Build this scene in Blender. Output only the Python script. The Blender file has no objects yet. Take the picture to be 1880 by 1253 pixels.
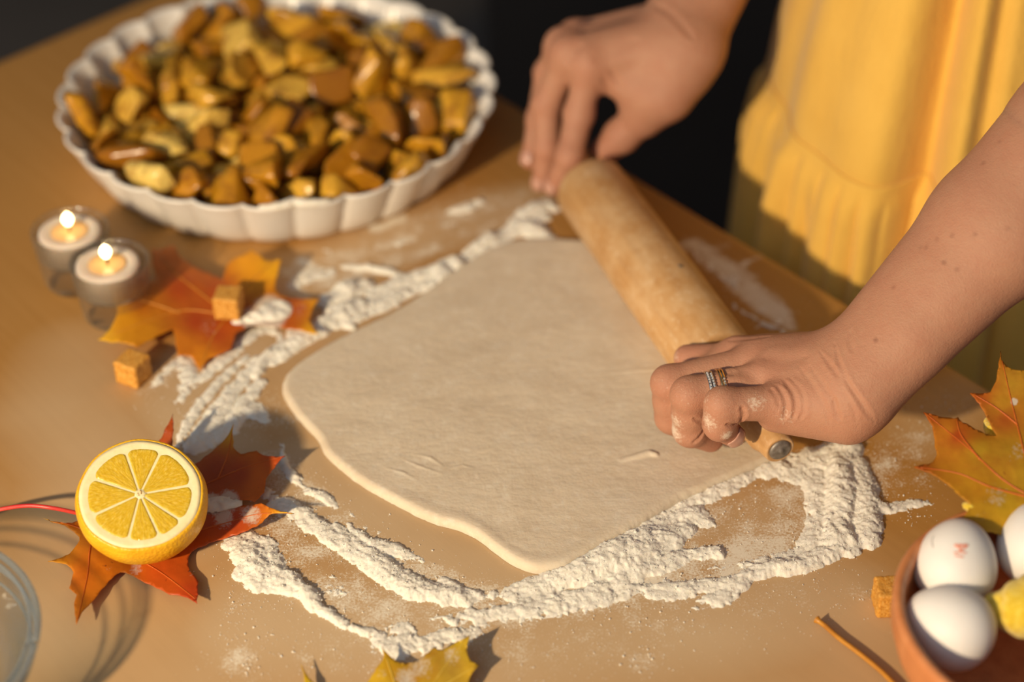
import bpy, bmesh, math, random
import numpy as np
from mathutils import Vector, Matrix, Quaternion, geometry, bvhtree, noise as mnoise

scene = bpy.context.scene
COL = scene.collection
PI = math.pi

# ---------------------------------------------------------------- camera
FPX, CX, CY, DIST, ELEV = 3400.0, 940.0, 626.5, 1.062, math.radians(38)
CAM = Vector((0, -DIST * math.cos(ELEV), DIST * math.sin(ELEV)))
FW = Vector((0, math.cos(ELEV), -math.sin(ELEV)))
UP = Vector((0, math.sin(ELEV), math.cos(ELEV)))
def at(px, py, z=0.0):
    """point of the room at height z (table top = 0) seen at a photograph pixel"""
    d = FW + Vector(((px - CX) / FPX, 0, 0)) - UP * ((py - CY) / FPX)
    return CAM + d * ((z - CAM.z) / d.z)
def depth(p): return (Vector(p) - CAM).dot(FW)
cam = bpy.data.cameras.new('camera')
cam.sensor_width = 36.0
cam.lens = FPX * 36.0 / 1880.0
cam.clip_start = 0.05
cam.dof.use_dof = True
cam.dof.focus_distance = depth(at(760, 930, 0.02))
cam.dof.aperture_fstop = 3.0
cam_ob = bpy.data.objects.new('camera', cam)
cam_ob.location = CAM
cam_ob.rotation_euler = (PI / 2 - ELEV, 0, 0)
COL.objects.link(cam_ob)
scene.camera = cam_ob

# ---------------------------------------------------------------- light
scene.view_settings.view_transform = 'Standard'
scene.view_settings.look = 'None'
scene.view_settings.gamma = 1.0
scene.view_settings.use_curve_mapping = False
scene.view_settings.exposure = 0.12
world = bpy.data.worlds.new('room_light')
scene.world = world
world.use_nodes = True
world.node_tree.nodes['Background'].inputs['Color'].default_value = (0.78, 0.80, 0.88, 1)
world.node_tree.nodes['Background'].inputs['Strength'].default_value = 0.15
# low warm evening sun through a window behind and to the left of the photographer
AZ, SE, SD = math.radians(33), math.radians(27), 1.45
sun_dir = Vector((math.sin(AZ) * math.cos(SE), math.cos(AZ) * math.cos(SE), -math.sin(SE)))
key = bpy.data.lights.new('evening_sun', 'AREA')
key.shape = 'DISK'; key.size = 0.06
key.energy = 24
key.color = (1.0, 0.77, 0.48)
key_ob = bpy.data.objects.new('evening_sun', key)
key_ob.location = Vector((-0.05, -0.05, 0)) - sun_dir * SD
key_ob.rotation_euler = sun_dir.to_track_quat('-Z', 'Y').to_euler()
COL.objects.link(key_ob)

# cool daylight from a window to the left of the table
win = bpy.data.lights.new('window_daylight', 'AREA')
win.shape = 'RECTANGLE'; win.size = 2.2; win.size_y = 2.0
win.energy = 13
win.color = (0.70, 0.84, 1.0)
win_ob = bpy.data.objects.new('window_daylight', win)
win_ob.location = (-1.3, -1.7, 1.3)
win_ob.rotation_euler = (Vector((0, 0, 0)) - Vector(win_ob.location)).to_track_quat('-Z', 'Y').to_euler()
COL.objects.link(win_ob)

# ---------------------------------------------------------------- helpers
def link(name, me, parent=None, mat=None):
    o = bpy.data.objects.new(name, me)
    COL.objects.link(o)
    if parent: o.parent = parent
    if mat and me is not None: me.materials.append(mat)
    return o
def tag(o, label=None, cat=None, group=None, kind=None):
    if label: o['label'] = label
    if cat: o['category'] = cat
    if group: o['group'] = group
    if kind: o['kind'] = kind
    return o
def empty(name, loc=(0, 0, 0), rot=None):
    o = bpy.data.objects.new(name, None)
    COL.objects.link(o)
    o.location = loc
    o.empty_display_size = .02
    if rot is not None:
        o.rotation_mode = 'QUATERNION'; o.rotation_quaternion = rot
    return o
def mesh(name, verts, faces, smooth=True):
    me = bpy.data.meshes.new(name)
    v = np.asarray(verts, dtype=np.float32).reshape(-1, 3)
    me.from_pydata([], [], []) if len(v) == 0 else None
    if isinstance(faces, np.ndarray):
        n, k = faces.shape
        me.vertices.add(len(v)); me.vertices.foreach_set('co', v.ravel())
        me.loops.add(n * k); me.loops.foreach_set('vertex_index', faces.astype(np.int32).ravel())
        me.polygons.add(n); me.polygons.foreach_set('loop_start', np.arange(0, n * k, k, dtype=np.int32))
        me.update(calc_edges=True); me.validate()
    else:
        me.from_pydata([tuple(p) for p in v.tolist()], [], [tuple(f) for f in faces])
        me.update()
    if smooth: me.polygons.foreach_set('use_smooth', np.ones(len(me.polygons), dtype=bool))
    return me
def bm_mesh(name, bm, smooth=True):
    me = bpy.data.meshes.new(name)
    bm.to_mesh(me); bm.free()
    if smooth: me.polygons.foreach_set('use_smooth', np.ones(len(me.polygons), dtype=bool))
    return me
def color_attr(me, name, rgb):
    a = me.color_attributes.new(name, 'FLOAT_COLOR', 'POINT')
    c = np.ones((len(me.vertices), 4), dtype=np.float32)
    rgb = np.asarray(rgb, dtype=np.float32)
    c[:, :3] = rgb if rgb.ndim == 2 else rgb[:, None]
    a.data.foreach_set('color', c.ravel())
def lathe_data(profile, n=64, rfun=None):
    """profile of (r, z); rfun(angle, r, z, i) -> r"""
    V, Fc, prev = [], [], None
    for i, (r, z) in enumerate(profile):
        if r < 1e-7:
            cur = [len(V)]; V.append((0, 0, z))
        else:
            cur = list(range(len(V), len(V) + n))
            for k in range(n):
                a = 2 * PI * k / n
                rr = rfun(a, r, z, i) if rfun else r
                V.append((rr * math.cos(a), rr * math.sin(a), z))
        if prev:
            for k in range(n):
                q = [prev[k % len(prev)], prev[(k + 1) % len(prev)], cur[(k + 1) % len(cur)], cur[k % len(cur)]]
                f = []
                for v in q:
                    if v not in f: f.append(v)
                if len(f) > 2: Fc.append(f)
        prev = cur
    return V, Fc
def lathe(name, profile, n=64, rfun=None, smooth=True):
    V, Fc = lathe_data(profile, n, rfun)
    return mesh(name, V, Fc, smooth)
def catmull(pts, sub=6, closed=False):
    P = [np.array(p, dtype=float) for p in pts]
    n = len(P); out = []
    rng = range(n) if closed else range(n - 1)
    for i in rng:
        p0 = P[(i - 1) % n] if closed or i > 0 else P[0]
        p1, p2 = P[i], P[(i + 1) % n]
        p3 = P[(i + 2) % n] if closed or i + 2 < n else P[-1]
        for k in range(sub):
            t = k / sub
            out.append(.5 * (2 * p1 + (p2 - p0) * t + (2 * p0 - 5 * p1 + 4 * p2 - p3) * t * t + (3 * p1 - p0 - 3 * p2 + p3) * t ** 3))
    if not closed: out.append(P[-1])
    return out
def tube_data(pts, radii, n=8, V=None, Fc=None):
    V = [] if V is None else V; Fc = [] if Fc is None else Fc
    pts = [Vector(p) for p in pts]
    prev = None; u = None
    for i, p in enumerate(pts):
        t = (pts[min(i + 1, len(pts) - 1)] - pts[max(i - 1, 0)]).normalized()
        if u is None: u = t.orthogonal().normalized()
        u = (u - t * u.dot(t)).normalized(); w = t.cross(u)
        r = radii[i] if hasattr(radii, '__len__') else radii
        cur = list(range(len(V), len(V) + n))
        for k in range(n):
            a = 2 * PI * k / n
            V.append(tuple(p + (u * math.cos(a) + w * math.sin(a)) * r))
        if prev:
            for k in range(n): Fc.append([prev[k], prev[(k + 1) % n], cur[(k + 1) % n], cur[k]])
        else: Fc.append(cur[::-1])
        prev = cur
    Fc.append(prev)
    return V, Fc
def box_bm(sx, sy, sz, bevel=0.0, seg=2, loc=(0, 0, 0)):
    bm = bmesh.new()
    bmesh.ops.create_cube(bm, size=1)
    bmesh.ops.scale(bm, vec=(sx, sy, sz), verts=bm.verts)
    if bevel: bmesh.ops.bevel(bm, geom=list(bm.edges), offset=bevel, segments=seg, profile=.5, affect='EDGES')
    bmesh.ops.translate(bm, vec=loc, verts=bm.verts)
    return bm
# value noise on numpy arrays
def vnoise(x, y, seed=0):
    xi = np.floor(x).astype(np.int64); yi = np.floor(y).astype(np.int64)
    fx = x - xi; fy = y - yi
    fx = fx * fx * (3 - 2 * fx); fy = fy * fy * (3 - 2 * fy)
    def h(a, b):
        n = (a * 374761393 + b * 668265263 + seed * 974634777) & 0x7fffffff
        n = ((n ^ (n >> 13)) * 1274126177) & 0x7fffffff
        n = n ^ (n >> 16)
        return (n & 0xffff) / 65535.0
    return (h(xi, yi) * (1 - fx) + h(xi + 1, yi) * fx) * (1 - fy) + (h(xi, yi + 1) * (1 - fx) + h(xi + 1, yi + 1) * fx) * fy
def fbm(x, y, scale, octv=4, seed=0, gain=.5):
    s = 0; a = 1; t = 0
    for o in range(octv):
        s = s + a * vnoise(x * scale * 2 ** o + 17.3 * o, y * scale * 2 ** o + 9.1 * o, seed + o)
        t += a; a *= gain
    return s / t
def sstep(a, b, x):
    t = np.clip((x - a) / (b - a), 0, 1)
    return t * t * (3 - 2 * t)

# ---------------------------------------------------------------- materials
class Mat:
    def __init__(s, name, rough=.5, spec=.5, color=(.8, .8, .8), **kw):
        s.m = bpy.data.materials.new(name); s.m.use_nodes = True
        s.nt = s.m.node_tree; s.b = s.nt.nodes['Principled BSDF']
        s.b.inputs['Base Color'].default_value = (*color, 1)
        s.b.inputs['Roughness'].default_value = rough
        s.b.inputs['Specular IOR Level'].default_value = spec
        for k, v in kw.items(): s.b.inputs[k.replace('_', ' ')].default_value = v
    def node(s, t, **kw):
        n = s.nt.nodes.new(t)
        for k, v in kw.items(): setattr(n, k, v)
        return n
    def link(s, a, b): s.nt.links.new(a, b)
    def coord(s, kind='Object', scale=(1, 1, 1), rot=(0, 0, 0)):
        tc = s.node('ShaderNodeTexCoord'); mp = s.node('ShaderNodeMapping')
        mp.inputs['Scale'].default_value = scale; mp.inputs['Rotation'].default_value = rot
        s.link(tc.outputs[kind], mp.inputs['Vector']); return mp.outputs['Vector']
    def noise(s, vec, scale, detail=4, rough=.5):
        n = s.node('ShaderNodeTexNoise'); n.inputs['Scale'].default_value = scale
        n.inputs['Detail'].default_value = detail; n.inputs['Roughness'].default_value = rough
        if vec is not None: s.link(vec, n.inputs['Vector'])
        return n.outputs['Fac']
    def ramp(s, fac, stops):
        r = s.node('ShaderNodeValToRGB'); e = r.color_ramp.elements
        while len(e) < len(stops): e.new(.5)
        for el, (p, c) in zip(e, stops): el.position = p; el.color = (*c, 1) if len(c) == 3 else c
        s.link(fac, r.inputs['Fac']); return r.outputs['Color']
    def mix(s, fac, a, b, mode='MIX'):
        n = s.node('ShaderNodeMix', data_type='RGBA', blend_type=mode)
        for sock, v in ((n.inputs[0], fac), (n.inputs[6], a), (n.inputs[7], b)):
            if hasattr(v, 'is_linked'): s.link(v, sock)
            else: sock.default_value = v if not isinstance(v, tuple) else (*v, 1)
        return n.outputs[2]
    def math(s, op, a, b=0.0, clamp=False):
        n = s.node('ShaderNodeMath', operation=op, use_clamp=clamp)
        for sock, v in ((n.inputs[0], a), (n.inputs[1], b)):
            if hasattr(v, 'is_linked'): s.link(v, sock)
            else: sock.default_value = v
        return n.outputs[0]
    def attr(s, name):
        n = s.node('ShaderNodeAttribute', attribute_name=name); return n
    def base(s, c): s.link(c, s.b.inputs['Base Color'])
    def bump(s, h, strength=.3, dist=.001):
        n = s.node('ShaderNodeBump'); n.inputs['Strength'].default_value = strength; n.inputs['Distance'].default_value = dist
        s.link(h, n.inputs['Height']); s.link(n.outputs['Normal'], s.b.inputs['Normal'])

# ================================================================ SETTING
M = {}
m = Mat('dark_floor', .45, .4); v = m.coord('Object')
m.base(m.ramp(m.noise(v, 3, 5), [(.3, (.105, .092, .080)), (.7, (.135, .118, .104))])); M['floor'] = m.m
m = Mat('dark_wall', .8, .2); v = m.coord('Object')
m.base(m.ramp(m.noise(v, 8, 4), [(.3, (.045, .042, .042)), (.7, (.055, .052, .052))])); M['wall'] = m.m
m = Mat('black_cabinet', .35, .4); v = m.coord('Object')
m.base(m.ramp(m.noise(v, 4, 4), [(.3, (.040, .033, .028)), (.7, (.050, .041, .035))])); M['cabinet'] = m.m

def slab(name, x0, y0, z0, x1, y1, z1, mat, parent=None, bevel=0.0):
    return link(name, bm_mesh(name, box_bm(x1 - x0, y1 - y0, z1 - z0, bevel, 2, ((x0 + x1) / 2, (y0 + y1) / 2, (z0 + z1) / 2)), False), parent, mat)
ZF = -0.75
tag(slab('floor', -2.6, -1.6, ZF - .05, 3.0, 2.7, ZF, M['floor']), kind='structure')
tag(slab('wall_back', -2.6, 2.7, ZF - .05, 3.0, 2.8, 1.9, M['wall']), kind='structure')
tag(slab('wall_right', -.03, 1.02, ZF - .05, 3.0, 1.12, 1.9, M['cabinet']), kind='structure')
tag(slab('baseboard_back', -2.6, 2.68, ZF, 3.0, 2.70, ZF + .09, M['cabinet'], bevel=.004), kind='structure')

# ---------------------------------------------------------------- table
E1, E2 = at(1158, 325), at(1813, 718)                 # right-hand rear edge
G1, G2 = at(0, 115), at(200, 28)                      # left-hand rear edge
ED = (E2 - E1).normalized()                           # along the edge, towards the viewer
GD = (G1 - G2).normalized()
t_ = geometry.intersect_line_line(E1, E2, G1, G2)[0]
CORNER = Vector((t_.x, t_.y, 0))
EN = Vector((-ED.y, ED.x, 0))                         # outward normal of that edge
def tbl(u, w): return CORNER + ED * u + GD * w        # table coordinates
TU, TW = 1.25, 0.80

class Field:
    """height / density strokes rasterised on a grid of ground points"""
    def __init__(s, X, Y):
        s.X, s.Y = X, Y; s.F = np.zeros_like(X)
    def stroke(s, pts, p=1.0, z=0.0, gain=1.0, op='max'):
        """pts: (px, py, half width mm, value)"""
        P = [(at(a, b, z), w * .001, h * gain) for a, b, w, h in pts]
        if len(P) == 1: P = P * 2
        tmp = None
        for (a, wa, ha), (b, wb, hb) in zip(P[:-1], P[1:]):
            wm = max(wa, wb)
            msk = (s.X > min(a.x, b.x) - wm) & (s.X < max(a.x, b.x) + wm) & (s.Y > min(a.y, b.y) - wm) & (s.Y < max(a.y, b.y) + wm)
            if not msk.any(): continue
            x, y = s.X[msk] - a.x, s.Y[msk] - a.y
            dx, dy = b.x - a.x, b.y - a.y; L = dx * dx + dy * dy
            t = np.clip((x * dx + y * dy) / L, 0, 1) if L > 1e-12 else np.zeros_like(x)
            d = np.hypot(x - t * dx, y - t * dy)
            w = wa + (wb - wa) * t; h = ha + (hb - ha) * t
            val = h * np.clip(1 - (d / np.maximum(w, 1e-6)) ** 2, 0, 1) ** p
            s.F[msk] = np.maximum(s.F[msk], val) if op == 'max' else s.F[msk] + val if op == 'add' else np.minimum(s.F[msk], s.F[msk] * (1 - np.clip(val, 0, 1)))

# where flour dust lies on the wood: (px, py, half width mm, density)
DUST = [
 [(260, 720, 10, .45), (340, 670, 14, .6), (440, 610, 16, .65), (530, 580, 16, .6)],
 [(300, 800, 12, .35), (400, 760, 22, .5), (500, 760, 24, .5)],
 [(540, 500, 14, .6), (640, 470, 18, .55), (760, 420, 18, .5), (880, 380, 18, .5), (1000, 350, 14, .45)],
 [(600, 520, 14, .7), (760, 470, 14, .6), (900, 420, 16, .6), (1010, 380, 14, .6)],
 [(470, 600, 12, .7), (560, 560, 14, .6)],
 [(500, 850, 14, .7), (560, 910, 16, .66), (620, 955, 14, .6), (700, 1020, 14, .6), (850, 1080, 12, .6), (1000, 1100, 18, .7)],
 [(450, 980, 20, .6), (560, 1060, 24, .56), (700, 1120, 26, .58), (900, 1130, 24, .6), (1100, 1080, 24, .8), (1300, 1040, 26, .8), (1500, 980, 24, .8)],
 [(480, 960, 16, .68), (560, 1000, 18, .62), (640, 1050, 18, .58)],
 [(1280, 960, 24, .58), (1420, 930, 30, .46), (1500, 900, 24, .75)],
 [(1150, 960, 18, .8), (1280, 890, 18, .8), (1400, 840, 18, .85)],
 [(1500, 860, 22, .8), (1600, 860, 22, .55), (1700, 800, 20, .42), (1760, 740, 18, .36)],
 [(1600, 900, 14, .5), (1690, 880, 14, .4)],
 [(600, 1200, 26, .46), (800, 1200, 28, .48), (1000, 1180, 28, .44), (1250, 1130, 30, .44), (1450, 1090, 26, .40)],
 [(430, 1210, 16, .55), (450, 1235, 14, .5)], [(430, 1110, 12, .55)],
 [(1250, 1150, 12, .5)], [(1180, 1220, 12, .5)], [(1580, 1090, 10, .45)],
 [(1270, 450, 12, .9), (1330, 490, 14, .95), (1410, 560, 14, .95), (1450, 600, 8, .9)],
 [(1290, 470, 6, .8), (1345, 445, 5, .5)], [(1365, 485, 4, .7), (1400, 470, 3, .5)],
 [(690, 430, 14, .5), (760, 410, 14, .55)], [(830, 390, 6, .95), (880, 372, 6, .9)], [(820, 415, 5, .8)],
 [(690, 420, 6, .95), (740, 400, 5, .9)], [(700, 450, 9, .85), (750, 440, 8, .8)],
 [(560, 480, 10, .8), (600, 505, 10, .7)], [(540, 520, 8, .75), (560, 560, 8, .8)],
 [(60, 700, 40, .12), (160, 760, 50, .14), (300, 1000, 40, .1), (500, 1150, 40, .22)],
]
us = np.concatenate([np.linspace(0, .03, 8)[:-1], np.arange(.03, .76, .0016), np.linspace(.76, TU, 12)[1:]])
ws = np.concatenate([np.linspace(0, .03, 6)[:-1], np.arange(.03, .62, .0016), np.linspace(.62, TW, 10)[1:]])
UU, WW = np.meshgrid(us, ws, indexing='ij')
TX = CORNER.x + ED.x * UU + GD.x * WW; TY = CORNER.y + ED.y * UU + GD.y * WW
dust = Field(TX, TY)
for s_ in DUST: dust.stroke(s_, p=.8)
dens = dust.F * (.55 + .9 * fbm(TX, TY, 70, 4, 3))
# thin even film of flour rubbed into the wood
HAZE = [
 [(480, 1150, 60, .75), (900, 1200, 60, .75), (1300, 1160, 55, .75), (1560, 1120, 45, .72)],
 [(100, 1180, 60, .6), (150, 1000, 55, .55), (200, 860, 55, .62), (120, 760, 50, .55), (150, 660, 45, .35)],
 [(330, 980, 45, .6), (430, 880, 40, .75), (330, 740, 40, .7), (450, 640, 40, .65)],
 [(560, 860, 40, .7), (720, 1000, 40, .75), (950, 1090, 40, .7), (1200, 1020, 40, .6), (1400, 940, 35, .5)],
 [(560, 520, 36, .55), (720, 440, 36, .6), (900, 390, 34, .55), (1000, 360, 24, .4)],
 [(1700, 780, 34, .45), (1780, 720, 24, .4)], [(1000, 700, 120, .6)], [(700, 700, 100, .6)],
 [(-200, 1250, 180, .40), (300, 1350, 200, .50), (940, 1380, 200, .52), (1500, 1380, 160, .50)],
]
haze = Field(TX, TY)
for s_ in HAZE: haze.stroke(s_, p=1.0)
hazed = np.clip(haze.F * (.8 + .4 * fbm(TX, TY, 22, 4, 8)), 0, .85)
nu, nw = len(us), len(ws)
idx = np.arange(nu * nw).reshape(nu, nw)
quads = np.stack([idx[:-1, :-1], idx[:-1, 1:], idx[1:, 1:], idx[1:, :-1]], -1).reshape(-1, 4)[:, ::-1]
top = np.stack([TX, TY, np.zeros_like(TX)], -1).reshape(-1, 3)
# rounded rim and underside all round
ring = [idx[i, 0] for i in range(nu)] + [idx[nu - 1, j] for j in range(1, nw)] + [idx[i, nw - 1] for i in range(nu - 2, -1, -1)] + [idx[0, j] for j in range(nw - 2, 0, -1)]
cen = top.mean(0); ex, prevr = [top], ring; extraF = []
nb = nu * nw
for off, z in ((.0012, -.0006), (.002, -.002), (.002, -.026), (.0, -.028)):
    rv = top[ring].copy(); dv = rv - cen; dv /= np.linalg.norm(dv[:, :2], axis=1)[:, None]
    rv[:, :2] += dv[:, :2] * off; rv[:, 2] = z
    cur = list(range(nb, nb + len(ring))); nb += len(ring); ex.append(rv)
    for k in range(len(ring)):
        k2 = (k + 1) % len(ring); extraF.append([prevr[k], cur[k], cur[k2], prevr[k2]])
    prevr = cur
TV = np.concatenate(ex)
cidx = [0, nu - 1, nu - 1 + nw - 1, 2 * nu + nw - 3]
allF = np.concatenate([quads, np.array(extraF), np.array([[prevr[c] for c in cidx]])])
me = mesh('table_top', TV, allF, True)
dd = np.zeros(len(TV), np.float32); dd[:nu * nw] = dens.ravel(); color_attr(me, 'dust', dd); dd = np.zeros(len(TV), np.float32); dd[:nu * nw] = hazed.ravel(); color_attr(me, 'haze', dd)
m = Mat('birch_wood', .42, .35)
ang = math.atan2(ED.y, ED.x)
v = m.coord('Object', (1, 1, 1), (0, 0, -ang))
mp = m.node('ShaderNodeMapping'); mp.inputs['Scale'].default_value = (2.2, 55, 55); m.link(v, mp.inputs['Vector'])
g1 = m.noise(mp.outputs['Vector'], 3.0, 6, .6)
mp2 = m.node('ShaderNodeMapping'); mp2.inputs['Scale'].default_value = (6, 420, 420); m.link(v, mp2.inputs['Vector'])
g2 = m.noise(mp2.outputs['Vector'], 2.0, 3, .6)
big = m.noise(v, 5, 4)
wood = m.ramp(g1, [(.25, (.40, .200, .052)), (.5, (.44, .228, .064)), (.8, (.48, .255, .080))])
wood = m.mix(m.math('MULTIPLY', g2, .16), wood, (.30, .14, .035))
wood = m.mix(m.math('MULTIPLY', big, .35), wood, (.40, .19, .045))
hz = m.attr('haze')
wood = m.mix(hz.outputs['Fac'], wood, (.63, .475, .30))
at_ = m.attr('dust')
fine = m.noise(m.coord('Object'), 800, 3, .75); mid = m.noise(m.coord('Object'), 90, 5, .65)
f = m.math('ADD', m.math('MULTIPLY', at_.outputs['Fac'], 1.45), m.math('MULTIPLY', m.math('SUBTRACT', fine, .5), 2.4))
f = m.math('ADD', f, m.math('MULTIPLY', m.math('SUBTRACT', mid, .5), 1.8))
f = m.math('MULTIPLY', m.math('SUBTRACT', f, .70), 1.8, True)
f = m.math('MULTIPLY', f, m.math('MULTIPLY', at_.outputs['Fac'], 2.2, True), True)
m.base(m.mix(m.math('MULTIPLY', f, .9), wood, (.80, .73, .60)))
m.link(m.math('ADD', m.math('MULTIPLY', f, .4), .40), m.b.inputs['Roughness'])
m.bump(m.math('ADD', g2, m.math('MULTIPLY', f, 1.5)), .12, .0003)
M['wood'] = m.m
table = tag(empty('table', (CORNER + ED * .6 + GD * .4) + Vector((0, 0, ZF))), 'pale birch wooden work table dusted with white flour', 'table')
def child_at_world(o, parent):
    bpy.context.view_layer.update()
    o.parent = parent; o.matrix_parent_inverse = Matrix.Translation(parent.location).inverted() if parent.rotation_mode != 'QUATERNION' else (Matrix.Translation(parent.location) @ parent.rotation_quaternion.to_matrix().to_4x4()).inverted()
    return o
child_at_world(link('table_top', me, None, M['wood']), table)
M['table_leg'] = M['wood']
for u, w in ((.06, .06), (TU - .06, .06), (.06, TW - .06), (TU - .06, TW - .06)):
    p = tbl(u, w)
    lg = link('table_leg', bm_mesh('table_leg', box_bm(.05, .05, -ZF - .028, .003, 2, (p.x, p.y, (ZF - .028) / 2)), False), None, M['wood'])
    child_at_world(lg, table)

# ================================================================ TART DISH AND FILLING
m = Mat('white_glaze', .30, .5); v = m.coord('Object')
m.base(m.ramp(m.noise(v, 30, 3), [(.35, (.78, .75, .70)), (.7, (.84, .81, .76))])); M['glaze'] = m.m
DC = Vector((-.153, .2195, 0))
NF = 28
def flute(a):
    t = (a * NF / (2 * PI) + .25) % 1.0
    return abs(math.sin(PI * t)) ** .55                      # rounded lobes, sharp creases
prof_o = [(0, .0012), (.100, .0012), (.116, 0.0), (.1215, .0015), (.1245, .006), (.1300, .016), (.1355, .028), (.1400, .0365), (.1412, .0385)]
prof_i = [(.1405, .0392), (.1385, .0388), (.1355, .034), (.1310, .024), (.1260, .013), (.1215, .0075), (.112, .0055), (0, .0055)]
def dish_r(a, r, z, i):
    k = min(1.0, max(0.0, (r - .116) / .010))
    return r + (flute(a) - .62) * .0052 * k
dish = tag(link('tart_dish', lathe('tart_dish', prof_o + prof_i, 336, dish_r), None, M['glaze']),
           'white fluted ceramic tart dish filled with apple pieces', 'baking dish')
dish.location = DC
# a smear of flour on the near rim of the dish
m = Mat('flour_dust', .95, .1, Subsurface_Weight=.35); m.b.inputs['Subsurface Radius'].default_value = (.0012, .001, .0008); m.b.inputs['Subsurface Scale'].default_value = 1.0; v = m.coord('Object')
m.base(m.ramp(m.noise(v, 260, 4, .7), [(.3, (.88, .83, .72)), (.7, (.93, .89, .80))]))
m.bump(m.noise(v, 800, 5, .8), .65, .0009); M['flour'] = m.m
sm = []; 
for k in range(26):
    a = -PI / 2 + .02 + .30 * k / 25
    r = dish_r(a, .1395, 0, 0)
    sm.append((DC.x + r * math.cos(a), DC.y + r * math.sin(a), .0398))
V, Fc = tube_data(sm, [.0012 + .0020 * math.sin(PI * k / 25) * (.7 + .5 * random.Random(k).random()) for k in range(26)], 8)
child_at_world(tag(link('flour_smear', mesh('flour_smear', V, Fc), None, M['flour']), 'streak of flour on the rim'), dish)

m = Mat('stewed_apple', .24, .5, Subsurface_Weight=.18); v = m.coord('Object')
m.b.inputs['Subsurface Radius'].default_value = (.006, .003, .001); m.b.inputs['Subsurface Scale'].default_value = 1.0
oi = m.node('ShaderNodeObjectInfo')
tone = m.ramp(oi.outputs['Alpha'], [(0, (.28, .105, .006)), (.3, (.48, .21, .010)), (.6, (.66, .34, .020)), (.85, (.74, .44, .06)), (1, (.80, .60, .17))])
n1 = m.noise(v, 95, 4, .6)
cin = m.ramp(n1, [(.48, (0, 0, 0)), (.66, (1, 1, 1))])
c = m.mix(m.math('MULTIPLY', cin, .7), tone, (.24, .085, .008))
c = m.mix(m.math('MULTIPLY', m.ramp(m.noise(v, 330, 3), [(.55, (0, 0, 0)), (.72, (1, 1, 1))]), .35), c, (.36, .10, .01))
m.base(c); m.bump(m.noise(v, 260, 4), .3, .0012); M['apple'] = m.m
def chunk_bm(i):
    R = random.Random(300 + i)
    L = R.uniform(.031, .049); W = R.uniform(.023, .032); H = R.uniform(.0145, .0235)
    bm = bmesh.new()
    for k in range(R.choice([9, 10, 11, 12])):           # a knife-cut lump: few flat faces, soft corners
        d = Vector((R.gauss(0, 1), R.gauss(0, 1), R.gauss(0, 1))).normalized()
        d = Vector([math.copysign(abs(c) ** .55, c) for c in d])
        bm.verts.new((d.x * L / 2, d.y * W / 2, d.z * H / 2))
    bmesh.ops.convex_hull(bm, input=bm.verts)
    bmesh.ops.delete(bm, geom=[v for v in bm.verts if not v.link_faces], context='VERTS')
    bmesh.ops.dissolve_limit(bm, angle_limit=.32, verts=bm.verts, edges=bm.edges)
    bmesh.ops.bevel(bm, geom=list(bm.edges), offset=.0021, segments=2, profile=.55, affect='EDGES', clamp_overlap=True)
    bmesh.ops.triangulate(bm, faces=[f for f in bm.faces if len(f.verts) > 4])
    bmesh.ops.subdivide_edges(bm, edges=[e for e in bm.edges if e.calc_length() > .006], cuts=1)
    bmesh.ops.triangulate(bm, faces=[f for f in bm.faces if len(f.verts) > 4])
    bmesh.ops.smooth_vert(bm, verts=bm.verts, factor=.5, use_axis_x=True, use_axis_y=True, use_axis_z=True)
    for v in bm.verts: v.co += v.co.normalized() * mnoise.noise(v.co * 120 + Vector((i, 0, 0))) * .0014
    bmesh.ops.recalc_face_normals(bm, faces=bm.faces)
    return bm
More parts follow.
